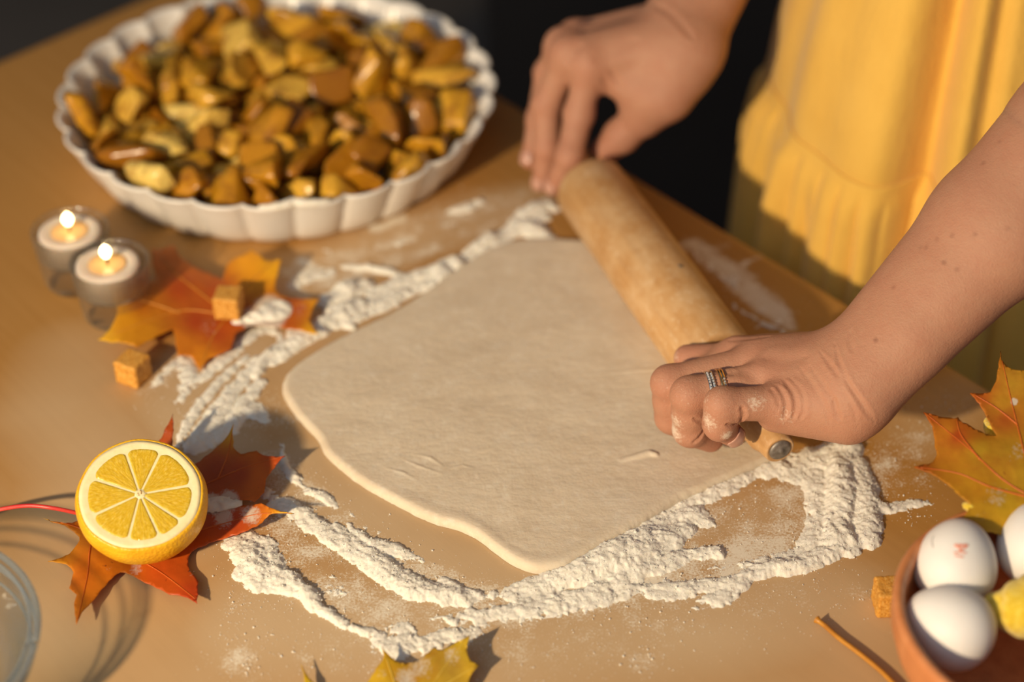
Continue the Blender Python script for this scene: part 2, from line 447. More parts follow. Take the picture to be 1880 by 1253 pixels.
APPLES = [(8,414,-950,147,93,-1,14,35),(0,-130,-1003,134,79,-5,4,61),(11,115,786,136,37,4,-2,93),(6,545,640,104,20,-59,-78,-5),(2,-200,-182,117,90,-36,-7,-24),(6,1044,-404,152,25,-63,-21,71),(6,-385,-851,137,29,-2,0,-96),(12,-544,652,142,6,-55,83,3),(9,-946,-502,130,8,-37,-84,-38),(11,-1141,136,146,41,-61,-58,35),(1,456,-138,174,2,95,-24,-19),(17,-911,580,130,16,95,-5,-27),(5,830,-76,170,43,26,-47,-73),(14,-731,714,101,79,43,39,-18),(11,985,179,132,11,6,-15,98),(11,-775,849,163,19,-24,37,-88),(10,39,-681,112,67,14,-32,-65),(15,382,256,136,99,-10,10,-7),(7,166,-301,180,5,-2,-50,87),(1,-335,1019,179,17,31,-63,-69),(4,273,-897,140,62,-20,-18,74),(13,-673,272,137,7,99,10,-2),(14,-443,-1030,104,66,-18,44,59),(4,68,-466,165,66,-74,-7,8),(10,-243,61,118,8,16,-95,27),(2,89,-1165,238,35,61,58,-41),(11,-716,-714,117,35,-92,17,0),(9,-498,1060,171,56,-74,-37,11),(8,-48,505,110,7,-81,-56,-18),(11,-513,-534,116,5,-37,-89,26),(5,-317,-963,220,32,52,36,71),(16,367,1086,96,20,-34,-63,-67),(2,189,-1046,207,41,-85,12,-30),(13,-525,-176,188,25,-14,94,20),(6,-427,316,99,28,-41,80,-33),(1,1066,-61,156,77,10,-13,61),(5,-897,-273,160,10,-61,77,16),(2,177,953,117,21,8,-35,91),(8,776,-872,150,2,-1,0,-100),(17,806,759,187,44,-67,47,-37),(11,-977,410,224,50,82,2,-28),(4,-193,243,199,26,-33,-9,90),(2,483,-668,120,12,4,-21,97),(17,-409,-474,192,36,67,-42,-49),(7,-793,-8,154,29,28,65,64),(5,-73,1098,211,5,-77,-44,-47),(10,-565,1018,298,87,30,-19,34),(14,589,101,158,63,-62,-27,37),(17,688,64,213,6,78,42,-45),(4,-230,879,178,77,-63,10,8),(3,148,64,130,76,-49,-42,1),(16,-49,59,97,62,19,-66,-38),(0,-612,48,175,1,0,95,-32),(0,214,-645,258,30,-55,-18,-76),(15,424,-1081,212,8,-87,-49,5),(9,-129,-812,190,10,43,-84,31),(9,-1000,162,129,44,30,-76,-38),(15,-1029,-97,159,98,14,-7,-12),(7,608,500,210,22,53,52,63),(13,1128,130,232,68,-17,-10,-70),(7,512,-718,296,18,5,22,-96),(14,-275,-384,158,71,-64,23,-17),(1,-717,-426,218,6,65,72,25),(3,786,-599,167,46,20,-51,-70),(15,809,-312,137,13,11,17,-97),(4,-185,-1110,316,67,-25,49,-49),(7,-467,-254,254,61,-67,-37,-20),(4,906,-720,215,9,-31,57,-76),(0,617,1013,213,26,4,86,44),(14,322,-402,78,28,-25,41,83),(0,-486,823,220,34,-81,-31,-38),(7,986,479,164,1,-83,56,0),(12,139,565,120,24,-66,-40,-59),(12,-274,-786,233,83,-34,21,40),(11,-922,-570,242,18,-65,73,-1),(3,125,215,142,1,5,8,100),(11,-476,158,249,22,6,19,95),(14,494,805,132,3,62,-78,-4),(15,-16,401,159,26,-81,-51,-12),(7,517,-369,229,43,28,-17,84),(1,-23,-946,359,69,28,18,-64),(10,-244,-503,245,66,19,-63,-37),(0,-1104,-301,224,27,-73,54,-31),(9,-416,553,180,80,32,-7,50),(7,324,469,194,89,9,-19,40),(8,210,-42,112,19,63,-75,6),(17,614,-982,290,48,58,-66,5),(7,-1185,31,317,73,-23,-20,61),(1,-518,-778,272,96,-10,-17,-19),(1,1145,-164,312,11,-81,-53,-24),(6,836,450,103,60,-41,66,-20),(5,625,-792,356,4,48,-73,-49),(15,674,-487,248,27,-77,-58,-5),(9,650,-316,192,23,45,41,76),(15,499,-502,254,21,-25,-40,-86),(2,-173,-600,206,28,82,-51,3),(8,-704,207,288,21,-47,50,-70),(11,1055,426,345,47,-73,-49,8),(0,-656,-926,174,44,88,-18,-8),(0,-690,-1049,377,9,-34,-72,60),(4,-194,555,254,52,-20,52,-65),(1,89,-361,359,11,-96,-24,-14),(4,-922,258,257,7,-5,-4,-100),(16,-301,656,87,13,76,40,50),(5,637,766,170,23,22,95,6),(14,-1064,669,243,25,15,27,-92),(7,-689,465,218,62,32,42,58),(17,-979,-62,308,77,16,-38,-49),(1,373,63,365,82,52,9,22),(11,476,834,282,11,84,-52,10),(11,251,-898,388,28,-43,70,-50),(1,-709,869,362,44,36,-27,-78),(1,55,87,309,18,-5,0,98),(10,-898,70,400,42,26,-73,48),(0,-87,-163,287,55,-57,0,62),(0,-1217,-304,367,81,-13,57,2),(14,492,-1133,291,86,25,44,7),(17,-513,446,289,9,-97,21,13),(6,485,156,178,23,-97,-9,0),(13,688,-174,288,39,80,-41,-19),(2,943,-539,272,35,75,-55,11),(17,-438,-47,351,21,86,-47,-2),(17,719,452,237,19,57,-15,-78),(16,901,-846,292,56,9,-58,-59),(17,805,126,285,91,-31,12,-23),(8,955,570,298,34,28,-72,54),(5,532,316,287,40,75,51,-13),(13,-857,477,364,5,99,-14,6),(8,151,-205,281,23,96,6,18),(9,-660,-583,315,3,-18,-47,86),(10,853,358,330,13,-52,10,-84),(10,-546,249,381,22,-70,68,-8),(15,943,-51,330,7,-29,-95,-12),(11,687,726,342,59,26,35,68),(5,914,-298,311,13,41,44,-79),(3,281,-513,304,52,-60,55,-25),(2,763,-413,376,82,-26,36,-35),(11,125,290,266,99,-13,-3,-6),(15,-430,-1081,343,26,-4,92,28),(11,330,886,356,10,77,-60,19),(2,12,957,313,5,20,-62,76),(1,616,121,429,11,58,-35,-73),(3,-552,665,268,20,-96,-2,18),(7,-292,291,373,56,-2,9,-82),(11,1078,232,357,97,23,-6,9),(2,191,379,343,18,86,-47,-1),(2,-852,-697,348,8,4,100,3),(5,84,-774,332,19,40,51,-74),(1,-315,676,388,64,-11,-23,73),(13,-243,842,297,84,14,7,-51),(4,294,710,285,59,-68,14,40),(12,-34,769,171,9,58,-18,79),(3,32,-1095,440,60,-17,-33,71),(13,312,1099,285,3,6,52,85),(14,59,567,314,91,-4,-26,-31),(5,888,751,374,33,25,-89,20),(6,-1115,-576,289,22,-50,15,82),(3,153,816,291,43,-78,-44,13),(14,118,1138,193,77,-14,61,-11),(12,-176,-2,193,83,11,-52,-18),(13,-3,-501,376,26,31,8,-91),(7,-79,383,376,8,58,80,12),(14,516,421,333,76,33,-21,-52),(12,-304,1208,273,38,43,-19,80),(14,181,315,426,94,22,27,4)]
chunks = [bm_mesh('apple_piece', chunk_bm(i)) for i in range(18)]
for c in chunks: c.materials.append(M['apple'])
RA = random.Random(31); apple_obs = []
for (i, x, y, z, qw, qx, qy, qz) in APPLES:
    o = link('apple_piece', chunks[i])
    o.rotation_mode = 'QUATERNION'; o.rotation_quaternion = Quaternion((qw, qx, qy, qz)).normalized()
    o.location = DC + Vector((x, y, z)) * 1e-4 + Vector((0, 0, -.0008))
    tone_ = RA.random(); o.color = (1, 1, 1, tone_)
    tag(o, None, 'apple piece', 'apple pieces heaped in the tart dish'); apple_obs.append((o, tone_))
# say which piece is which: those on top by row and place, the buried ones together
AV, AF, own = [], [], []
for k, (o, tone_) in enumerate(apple_obs):
    M4 = Matrix.LocRotScale(o.location, o.rotation_quaternion, None); b = len(AV)
    AV += [M4 @ v.co for v in o.data.vertices]; AF += [[b + i for i in p.vertices] for p in o.data.polygons]; own += [k] * len(o.data.polygons)
atree = bvhtree.BVHTree.FromPolygons(AV, AF); seen = {}
for py in range(0, 400, 6):
    for px in range(90, 900, 6):
        h = atree.ray_cast(CAM, (at(px, py, 0) - CAM).normalized())
        if h[2] is not None: seen.setdefault(own[h[2]], []).append((px, py))
vis = {k: (sum(p[0] for p in v) / len(v), sum(p[1] for p in v) / len(v)) for k, v in seen.items() if len(v) >= 8}
order = sorted(vis, key=lambda k: -vis[k][1]); per = 11
ORD = ['first', 'second', 'third', 'fourth', 'fifth', 'sixth', 'seventh', 'eighth', 'ninth', 'tenth', 'eleventh', 'twelfth', 'thirteenth', 'fourteenth']
for r in range(0, len(order), per):
    for c, k in enumerate(sorted(order[r:r + per], key=lambda k: vis[k][0])):
        o, tn = apple_obs[k]
        look = 'dark brown' if tn < .22 else 'brown' if tn < .45 else 'golden brown' if tn < .75 else 'pale yellow'
        o['label'] = '%s apple piece in tart dish, %s row from front, %s from left' % (look, ORD[r // per], ORD[c])
for k, (o, tn) in enumerate(apple_obs):
    if k not in vis: o['label'] = 'apple piece buried under the others in the tart dish'

# ================================================================ CANDLES
def thin_glass(name, tint, edge, refl=.9, milk=0.0, rough=.03, blend=.35):
    m = Mat(name)
    lw = m.node('ShaderNodeLayerWeight'); lw.inputs['Blend'].default_value = blend
    lf = m.node('ShaderNodeLayerWeight'); lf.inputs['Blend'].default_value = .5
    tr = m.node('ShaderNodeBsdfTransparent'); m.link(m.mix(lw.outputs['Facing'], tint, edge), tr.inputs['Color'])
    gl = m.node('ShaderNodeBsdfGlossy'); gl.inputs['Roughness'].default_value = rough; gl.inputs['Color'].default_value = (.95, .98, 1, 1)
    mx = m.node('ShaderNodeMixShader'); m.link(m.math('MULTIPLY', m.math('ADD', m.math('MULTIPLY', m.math('POWER', lf.outputs['Facing'], 4.0), .75), .045), refl), mx.inputs[0]); m.link(tr.outputs[0], mx.inputs[1]); m.link(gl.outputs[0], mx.inputs[2])
    out = mx.outputs[0]
    if milk:
        df = m.node('ShaderNodeBsdfTranslucent'); df.inputs['Color'].default_value = (.80, .78, .74, 1)
        d2 = m.node('ShaderNodeBsdfDiffuse'); d2.inputs['Color'].default_value = (.80, .78, .74, 1)
        ad = m.node('ShaderNodeMixShader'); m.link(df.outputs[0], ad.inputs[1]); m.link(d2.outputs[0], ad.inputs[2])
        m2 = m.node('ShaderNodeMixShader'); m2.inputs[0].default_value = milk; m.link(out, m2.inputs[1]); m.link(ad.outputs[0], m2.inputs[2]); out = m2.outputs[0]
    m.link(out, m.nt.nodes['Material Output'].inputs['Surface'])
    return m.m
M['glass'] = thin_glass('ribbed_glass', (.97, .97, .96), (.74, .74, .73), 1.1, .05, .06)
m = Mat('candle_wax', .45, .4, (.86, .74, .62), Subsurface_Weight=.5); m.b.inputs['Subsurface Radius'].default_value = (.012, .007, .004); m.b.inputs['Subsurface Scale'].default_value = 1.0
v = m.coord('Object'); m.base(m.ramp(m.noise(v, 60, 3), [(.3, (.74, .60, .50)), (.7, (.80, .67, .57))])); M['wax'] = m.m
m = Mat('melted_wax', .06, .5, (.85, .52, .22)); v = m.coord('Object'); m.base(m.ramp(m.noise(v, 40, 2), [(.3, (.80, .48, .20)), (.7, (.86, .56, .26))])); M['melt'] = m.m
m = Mat('tin_cup', .3, .5, (.75, .73, .70), Metallic=.3); v = m.coord('Object'); m.base(m.ramp(m.noise(v, 50, 2), [(.3, (.74, .70, .64)), (.7, (.80, .76, .70))])); M['tin'] = m.m
m = Mat('burnt_wick', .9, .1); v = m.coord('Object'); m.base(m.ramp(m.noise(v, 500, 2), [(.3, (.03, .022, .018)), (.7, (.09, .06, .04))])); M['wick'] = m.m
m = Mat('candle_flame', .5, 0); m.b.inputs['Emission Color'].default_value = (1, .72, .34, 1); m.b.inputs['Emission Strength'].default_value = 9; M['flame'] = m.m
HH = .0385
hprof = [(0, 0), (.0165, 0), (.0185, .0012), (.0190, .004), (.0203, .018), (.0222, .034), (.0226, HH - .0008), (.0222, HH), (.0214, HH - .0006), (.0208, .034), (.0204, .0215), (.0195, .0195), (0, .0193)]
def rib(a, r, z, i):
    return r + (.00035 * math.cos(a * 40) if 3 <= i <= 5 else 0)
def candle(px, py, hx, hy, fl, hl, tl, tiltx):
    h = tag(link('candle_holder', lathe('candle_holder', hprof, 240, rib), None, M['glass']), hl, 'candle holder', 'ribbed glass candle holders')
    h.location = at(hx, hy, HH) - Vector((0, 0, HH))
    c = h.location + Vector((0, 0, .0196)) + Vector(((px - hx) / 3100 * .5, 0, 0))
    t = tag(empty('tealight', c), tl, 'candle', 'burning tealights in glass holders')
    WZ = .0172
    link('plastic_cup', lathe('plastic_cup', [(0, 0), (.0185, 0), (.0188, .0006), (.0189, .0150), (.0192, .0154), (.0186, .0152), (.0184, .0150), (.0184, .0006), (0, .0005)], 64), t, M['glass'])
    wx = link('wax', lathe('wax', [(0, .0007), (.0180, .0007), (.0182, WZ - .0022), (.0179, WZ - .0006), (.0165, WZ), (.0125, WZ - .0003), (.0110, WZ - .0012), (0, WZ - .0014)], 64), t, M['wax'])
    link('melted_wax_pool', lathe('melted_wax_pool', [(0, WZ - .0010), (.0105, WZ - .0010), (.0112, WZ - .0007), (.0105, WZ - .0006), (0, WZ - .0006)], 48), t, M['melt'])
    V, Fc = tube_data([(0, 0, WZ - .002), (.0002, 0, WZ + .002), (.0008, .0003, WZ + .0052)], [.0008, .0007, .0006], 8)
    link('wick', mesh('wick', V, Fc), t, M['wick'])
    fz = WZ + .0030
    link('flame', lathe('flame', [(0, fz), (.0016, fz + .0008), (.0029, fz + .0030), (.0033, fz + .0046), (.0027, fz + .0068), (.0013, fz + .0086), (0, fz + .0098)], 20), t, M['flame'])
candle(126, 412, 127, 418, 0, 'ribbed glass candle holder at left, behind the other holder', 'burning white tealight in the rear glass holder, farther left', 0)
candle(192, 472, 200, 478, 0, 'ribbed glass candle holder nearest the orange maple leaf', 'burning white tealight in the front glass holder touching the orange leaf', 0)

# ================================================================ SUGAR CUBES
m = Mat('brown_sugar', .55, .5); v = m.coord('Object')
m.base(m.ramp(m.noise(v, 900, 2, .7), [(.3, (.46, .17, .016)), (.5, (.70, .32, .04)), (.75, (.84, .54, .17))])); m.bump(m.noise(v, 1100, 3, .7), .7, .0008); M['sugar'] = m.m
def sugar(px, py, z, yaw, label, size=.0148, tilt=(0, 0)):
    bm = bmesh.new(); bmesh.ops.create_cube(bm, size=size)
    bmesh.ops.bevel(bm, geom=list(bm.edges), offset=.0011, segments=2, profile=.5, affect='EDGES')
    bmesh.ops.subdivide_edges(bm, edges=[e for e in bm.edges if e.calc_length() > .005], cuts=14, use_grid_fill=True)
    for q in bm.verts:
        n = mnoise.noise(q.co * 900) * .00035 + mnoise.noise(q.co * 260 + Vector((px, 0, 0))) * .0004
        q.co += q.co.normalized() * n
    bmesh.ops.translate(bm, vec=(0, 0, size / 2), verts=bm.verts)
    o = link('sugar_cube', bm_mesh('sugar_cube', bm), None, M['sugar'])
    o.location = at(px, py, z); o.rotation_euler = (tilt[0], tilt[1], yaw)
    tag(o, label, 'sugar cube', 'brown sugar cubes')
sugar(247, 696, 0.0, math.radians(-26), 'brown sugar cube lying on bare wood below the orange leaf')
sugar(422, 575, .0085, math.radians(-6), 'brown sugar cube sitting on top of the orange maple leaf')
sugar(1631, 1116, 0.0, math.radians(3), 'brown sugar cube tucked against the egg bowl')

# ================================================================ LEMON
m = Mat('lemon_rind', .33, .5, Subsurface_Weight=.1); m.b.inputs['Subsurface Radius'].default_value = (.003, .002, .0005); m.b.inputs['Subsurface Scale'].default_value = 1.0
v = m.coord('Object'); m.base(m.ramp(m.noise(v, 90, 4), [(.3, (.80, .40, .012)), (.7, (.86, .50, .022))]))
vo = m.node('ShaderNodeTexVoronoi'); vo.inputs['Scale'].default_value = 620; m.link(v, vo.inputs['Vector']); m.bump(vo.outputs['Distance'], .35, .0008); M['rind'] = m.m
m = Mat('lemon_pith', .6, .3, Subsurface_Weight=.2); m.b.inputs['Subsurface Radius'].default_value = (.004, .003, .002); m.b.inputs['Subsurface Scale'].default_value = 1.0
v = m.coord('Object'); m.base(m.ramp(m.noise(v, 220, 4), [(.3, (.84, .70, .38)), (.7, (.90, .79, .50))])); m.bump(m.noise(v, 600, 3), .2, .0005); M['pith'] = m.m
m = Mat('lemon_flesh', .07, .5, Subsurface_Weight=.35); m.b.inputs['Subsurface Radius'].default_value = (.006, .004, .0008); m.b.inputs['Subsurface Scale'].default_value = 1.0
a_ = m.attr('ray'); sx = m.node('ShaderNodeSeparateColor'); m.link(a_.outputs['Color'], sx.inputs[0])
cb = m.node('ShaderNodeCombineXYZ'); m.link(m.math('MULTIPLY', sx.outputs[0], 26), cb.inputs[0]); m.link(m.math('MULTIPLY', sx.outputs[1], 3.0), cb.inputs[1])
st = m.noise(cb.outputs[0], 3.0, 3, .6)
m.base(m.ramp(st, [(.25, (.58, .35, .010)), (.5, (.67, .44, .026)), (.75, (.80, .60, .13))])); m.bump(m.math('ADD', st, m.noise(m.coord('Object'), 700, 2)), .32, .0008); M['flesh'] = m.m
LR = .0302
ln = Vector((.07, -.385, .92)).normalized()
lq = ln.to_track_quat('Z', 'Y')
lemon = tag(empty('lemon_half', at(257, 908, .0405), lq), 'cut lemon half showing its juicy face, resting on a red leaf', 'lemon')
def lem_r(a, r, z, i): return r * (1 + .012 * math.cos(a * 2 + .6) + .008 * math.cos(a * 3 + 1) + .004 * math.sin(a * 9))
rp = [(0, -.0400), (.0028, -.0397), (.0056, -.0386), (.0085, -.0372)]
for k in range(1, 19):
    a = -PI / 2 * .86 * (1 - k / 18.0); rp.append(((LR + .0016) * math.cos(a) ** .92, -.0070 + .0305 * math.sin(a) / math.sin(PI / 2 * .86)))
rp = rp[:4] + [q for q in rp[4:] if q[0] > .0105]
rp += [(LR + .0012, -.0040), (LR + .0004, -.0015), (LR, -.0002), (LR - .0004, .0002), (LR - .0015, .0003), (LR - .0015, -.002), (0, -.003)]
link('rind', lathe('rind', rp, 128, lem_r), lemon, M['rind'])
def seg_out(a):                                              # pulp boundary radius by direction
    return .0250 * (1 + .012 * math.cos(a * 2 + .6))
link('pith', lathe('pith', [(0, .00005), (.004, .00005), (.0240, .00005), (.0256, .0002), (.0272, .0004), (LR - .0012, .0003), (LR - .0016, -.0016), (0, -.0025)], 128, lem_r), lemon, M['pith'])
ME_ANG = [3.4, 61.5, 102.6, 152.7, 199.8, 253.0, 288.4, 318.0, 363.4]
RL = random.Random(8)
for a0, a1 in zip(ME_ANG[:-1], ME_ANG[1:]):
    nr, na = 26, 30
    V, att = [], []
    for i in range(nr):
        for j in range(na):
            tr, ta = i / (nr - 1), j / (na - 1)
            ctr = abs(2 * ta - 1)
            rin = .0026
            rout = seg_out(math.radians(a0 + (a1 - a0) * ta)) * (1 - .085 * max(0, ctr - .6) ** 2 / .16)
            r = rin + (rout - rin) * tr
            gap = .00034
            aa0 = math.radians(a0) + gap / max(r, .003); aa1 = math.radians(a1) - gap / max(r, .003)
            a = aa0 + (aa1 - aa0) * ta
            edge = min(1, min(ta, 1 - ta) * (a1 - a0) / 57 * r / .0009, (1 - tr) * .021 / .0009 + .02)
            z = -.0004 + .0009 * math.sqrt(max(0, 1 - (1 - edge) ** 2))
            cell = mnoise.noise(Vector((a * 16, r * 300, a0)))
            z += (.00016 * cell + .00008 * mnoise.noise(Vector((a * 60, r * 900, a0)))) * edge
            V.append((r * math.cos(a), r * math.sin(a), z)); att.append((a * .3, r * 40, 0))
    Fc = [[i * na + j, (i + 1) * na + j, (i + 1) * na + j + 1, i * na + j + 1] for i in range(nr - 1) for j in range(na - 1)]
    me = mesh('pulp_segment', V, Fc); color_attr(me, 'ray', np.array(att))
    link('pulp_segment', me, lemon, M['flesh'])
link('core', lathe('core', [(0, .0002), (.0012, .0005), (.0026, .0003), (.0034, -.0006), (0, -.0008)], 24, lambda a, r, z, i: r * (1 + .25 * math.cos(a * 8))), lemon, M['pith'])
V, Fc = [], []
for k in range(9):
    a = RL.uniform(0, 6.28); r = RL.uniform(.0004, .0016); V, Fc = tube_data([(r * math.cos(a), r * math.sin(a), .0001), (r * math.cos(a), r * math.sin(a), .0007)], .00028, 6, V, Fc)
m = Mat('core_fibre', .7, .2); v = m.coord('Object'); m.base(m.ramp(m.noise(v, 400, 2), [(.3, (.45, .22, .05)), (.7, (.6, .34, .10))])); link('core_fibres', mesh('core_fibres', V, Fc), lemon, m.m)

# ================================================================ EGGS, BOWL
m = Mat('terracotta_wood', .38, .45); v = m.coord('Object', (40, 40, 6))
m.base(m.ramp(m.noise(v, 3.0, 5, .6), [(.3, (.48, .17, .062)), (.55, (.58, .225, .085)), (.8, (.66, .285, .12))]))
wv = m.node('ShaderNodeTexWave'); wv.inputs['Scale'].default_value = 240; wv.bands_direction = 'Z'; m.link(m.coord('Object'), wv.inputs['Vector'])
m.bump(wv.outputs['Fac'], .10, .0004); M['bowl'] = m.m
BC = Vector((.2405, -.2680, 0)); BR = .0718
bprof = [(0, .001), (.040, .001), (.044, 0), (.046, .001), (.052, .006), (.0610, .016), (.0680, .028), (.0715, .038), (BR - .0004, .0445), (BR, .0462), (BR - .0010, .0478), (BR - .0030, .0482), (BR - .0047, .0472), (BR - .0056, .0450), (.0655, .036), (.0605, .024), (.0525, .013), (.043, .0072), (.03, .006), (0, .006)]
bprof = [(r, z * 1.21 if i > 3 else z) for i, (r, z) in enumerate(bprof)]
bowl = tag(link('egg_bowl', lathe('egg_bowl', bprof, 128), None, M['bowl']), 'terracotta brown turned bowl holding white eggs at lower right', 'bowl'); bowl.location = BC
m = Mat('egg_shell', .5, .35, Subsurface_Weight=.15); m.b.inputs['Subsurface Radius'].default_value = (.004, .003, .0025); m.b.inputs['Subsurface Scale'].default_value = 1.0
v = m.coord('Object'); m.base(m.ramp(m.noise(v, 60, 4), [(.3, (.80, .77, .75)), (.7, (.85, .83, .81))])); m.bump(m.noise(v, 1400, 2), .06, .0004); M['egg'] = m.m
ER, EL_ = .0188, .0212
ep = [(0, -EL_ * .94)]
for k in range(1, 32):
    a = -PI / 2 + PI * k / 32
    z = math.sin(a); ep.append((ER * math.cos(a) * (1 - .12 * z), EL_ * z * (1.0 if z > 0 else .94)))
ep.append((0, EL_))
egg_me = lathe('egg', ep, 64); egg_me.materials.append(M['egg'])
def egg(px, py, z, axis, label):
    o = link('egg', egg_me); o.location = at(px, py, z); o.rotation_mode = 'QUATERNION'; o.rotation_quaternion = Vector(axis).to_track_quat('Z', 'Y')
    return tag(o, label, 'egg', 'white eggs in the bowl')
egg1 = egg(1755, 1036, .0500, (.25, .75, .62), 'white egg with a small red stamp near the bowl rim')
egg2 = egg(1745, 1152, .0440, (-.80, .35, .25), 'unmarked white egg lying in front of the stamped egg')
egg3 = egg(1905, 1000, .0500, (.1, .95, .35), 'white egg cut off by the right frame edge, beside the stamped egg')
bpy.context.view_layer.update()
# the red stamp: ink strokes lying on the shell
def tree_of(obs):
    V, Fc = [], []
    for o in obs:
        M4 = Matrix.LocRotScale(o.location, o.rotation_quaternion, None) if o.rotation_mode == 'QUATERNION' else o.matrix_world
        b = len(V); V += [M4 @ q.co for q in o.data.vertices]; Fc += [[b + i for i in p.vertices] for p in o.data.polygons]
    return bvhtree.BVHTree.FromPolygons(V, Fc)
def on_surface(tree, px, py):
    d = (at(px, py, 0) - CAM).normalized()
    h = tree.ray_cast(CAM, d)
    return (h[0], h[1]) if h[0] is not None else (None, None)
m = Mat('red_ink', .6, .2); v = m.coord('Object'); m.base(m.ramp(m.noise(v, 900, 2), [(.35, (.80, .42, .33)), (.65, (.74, .22, .13))])); M['ink'] = m.m
tr_ = tree_of([egg1]); V, Fc = [], []
for st in ([(541, 358), (585, 360), (628, 358)], [(541, 360), (560, 372), (580, 368), (626, 362)], [(626, 362), (605, 382), (585, 386), (560, 374)], [(582, 384), (576, 404)], [(592, 386), (584, 404)], [(536, 412), (575, 406), (618, 412)], [(545, 428), (600, 438)]):
    pts = []
    for a, b in catmull(st, 5):
        p, n = on_surface(tr_, 1600 + a / 3.55, 900 + b / 3.55)
        if p is not None: pts.append(p + n * .00002)
    if len(pts) > 2: V, Fc = tube_data(pts, .00042, 6, V, Fc)
child_at_world(tag(link('stamp', mesh('stamp', V, Fc), None, M['ink']), 'small red ink stamp'), egg1)
V, Fc = [], []
pts = [on_surface(tr_, 1600 + a / 3.55, 900 + b / 3.55) for a, b in catmull([(408, 300), (396, 325), (396, 350), (404, 376)], 5)]
V, Fc = tube_data([p + n * .00001 for p, n in pts if p is not None], .00022, 5, V, Fc)
m = Mat('grey_hairline', .7, .2); v = m.coord('Object'); m.base(m.ramp(m.noise(v, 500, 2), [(.3, (.30, .27, .25)), (.7, (.4, .36, .33))])); child_at_world(tag(link('hairline_mark', mesh('hairline_mark', V, Fc), None, m.m), 'fine dark hairline mark'), egg1)

# ================================================================ GLASS DISH, lower left
GC = Vector((-.2815, -.2700, 0)); GR = .0700
gp = [(0, 0), (.044, 0), (.050, .0012), (.055, .006), (.0605, .016), (.0650, .026), (.0662, .0275), (.0666, .0290), (.0676, .0300), (.0672, .0318), (.0684, .0330), (.0679, .0350), (.0692, .0366), (GR, .0378), (GR, .0400), (GR - .0012, .0412), (GR - .0034, .0412), (GR - .0046, .0398), (.0640, .034), (.0628, .0305), (.0600, .026), (.0560, .017), (.0505, .008), (.046, .0055), (.03, .0045), (0, .0045)]
M['dish_glass'] = thin_glass('dish_glass', (.97, .985, .99), (.30, .48, .66), 1.3, 0.0, .03, .22)
gl = tag(link('glass_dish', lathe('glass_dish', gp, 160), None, M['dish_glass']), 'clear glass dish with a thick ridged rim, cut off at lower left', 'glass dish'); gl.location = GC
M['rim_glass'] = thin_glass('rim_glass', (.80, .88, .95), (.45, .62, .80), 1.6, .22, .03, .3)
for rr, zz, th in ((GR - .0008, .0402, .0016), (GR - .0046, .0392, .0009), (.0672, .0325, .0009), (.0640, .0275, .0008)):
    V, Fc = tube_data([(rr * math.cos(2 * PI * k / 120), rr * math.sin(2 * PI * k / 120), zz) for k in range(121)], th, 10)
    link('rim_ridge', mesh('rim_ridge', V, Fc), gl, M['rim_glass'])

# ================================================================ DOUGH
m = Mat('raw_dough', .62, .3, Subsurface_Weight=.25); m.b.inputs['Subsurface Radius'].default_value = (.006, .0045, .003); m.b.inputs['Subsurface Scale'].default_value = 1.0
v = m.coord('Object')
c = m.ramp(m.noise(v, 38, 5, .6), [(.3, (.66, .55, .41)), (.7, (.73, .63, .49))])
c = m.mix(m.ramp(m.noise(v, 160, 5, .75), [(.52, (0, 0, 0)), (.75, (.6, .6, .6))]), c, (.82, .76, .65)); m.base(c)
m.bump(m.math('ADD', m.noise(m.coord('Object', (1, 2.2, 1), (0, 0, .25)), 170, 5, .65), m.math('MULTIPLY', m.noise(v, 650, 3), .5)), .36, .0009); M['dough'] = m.m
DOUGH = [(1085, 447), (1010, 444), (950, 447), (915, 457), (880, 473), (840, 500), (800, 528), (750, 562), (700, 590), (650, 614), (600, 640), (560, 665), (530, 690), (519, 712), (523, 735), (540, 762), (562, 788), (585, 812), (597, 838), (620, 860), (665, 895), (720, 926), (765, 950), (800, 965), (840, 976), (875, 992), (910, 1018), (945, 1042), (985, 1055), (1030, 1052), (1060, 1038), (1100, 1014), (1150, 985), (1200, 955), (1250, 924), (1300, 903), (1350, 881), (1400, 858), (1432, 842), (1440, 815), (1425, 775), (1395, 725), (1360, 672), (1320, 620), (1280, 570), (1220, 505), (1165, 452), (1140, 440)]
bp = np.array([at(x, y, 0)[:] for x, y in catmull(DOUGH, 8, True)])[:, :2]
DCN = np.array(at(960, 745, 0)[:])[:2]
an = np.unwrap(np.arctan2(bp[:, 1] - DCN[1], bp[:, 0] - DCN[0])); rd = np.hypot(*(bp - DCN).T)
if an[-1] < an[0]: an, rd = an[::-1], rd[::-1]
NA = 1000
tha = an[0] + np.arange(NA) * 2 * PI / NA
aa = np.concatenate([an - 2 * PI, an, an + 2 * PI]); rr3 = np.concatenate([rd, rd, rd])
Rb = np.interp(tha, aa, rr3)
Rb = Rb + .0007 * (fbm(np.cos(tha) * 40, np.sin(tha) * 40, 1.0, 4, 5) - .5)
fr = np.concatenate([[0], np.linspace(.03, .9, 150), 1 - np.linspace(.097, .0, 40) ** 1.0])
R2, T2 = np.meshgrid(fr, tha, indexing='ij')
X = DCN[0] + R2 * Rb[None, :] * np.cos(T2); Y = DCN[1] + R2 * Rb[None, :] * np.sin(T2)
dist = (1 - R2) * Rb[None, :] * .85
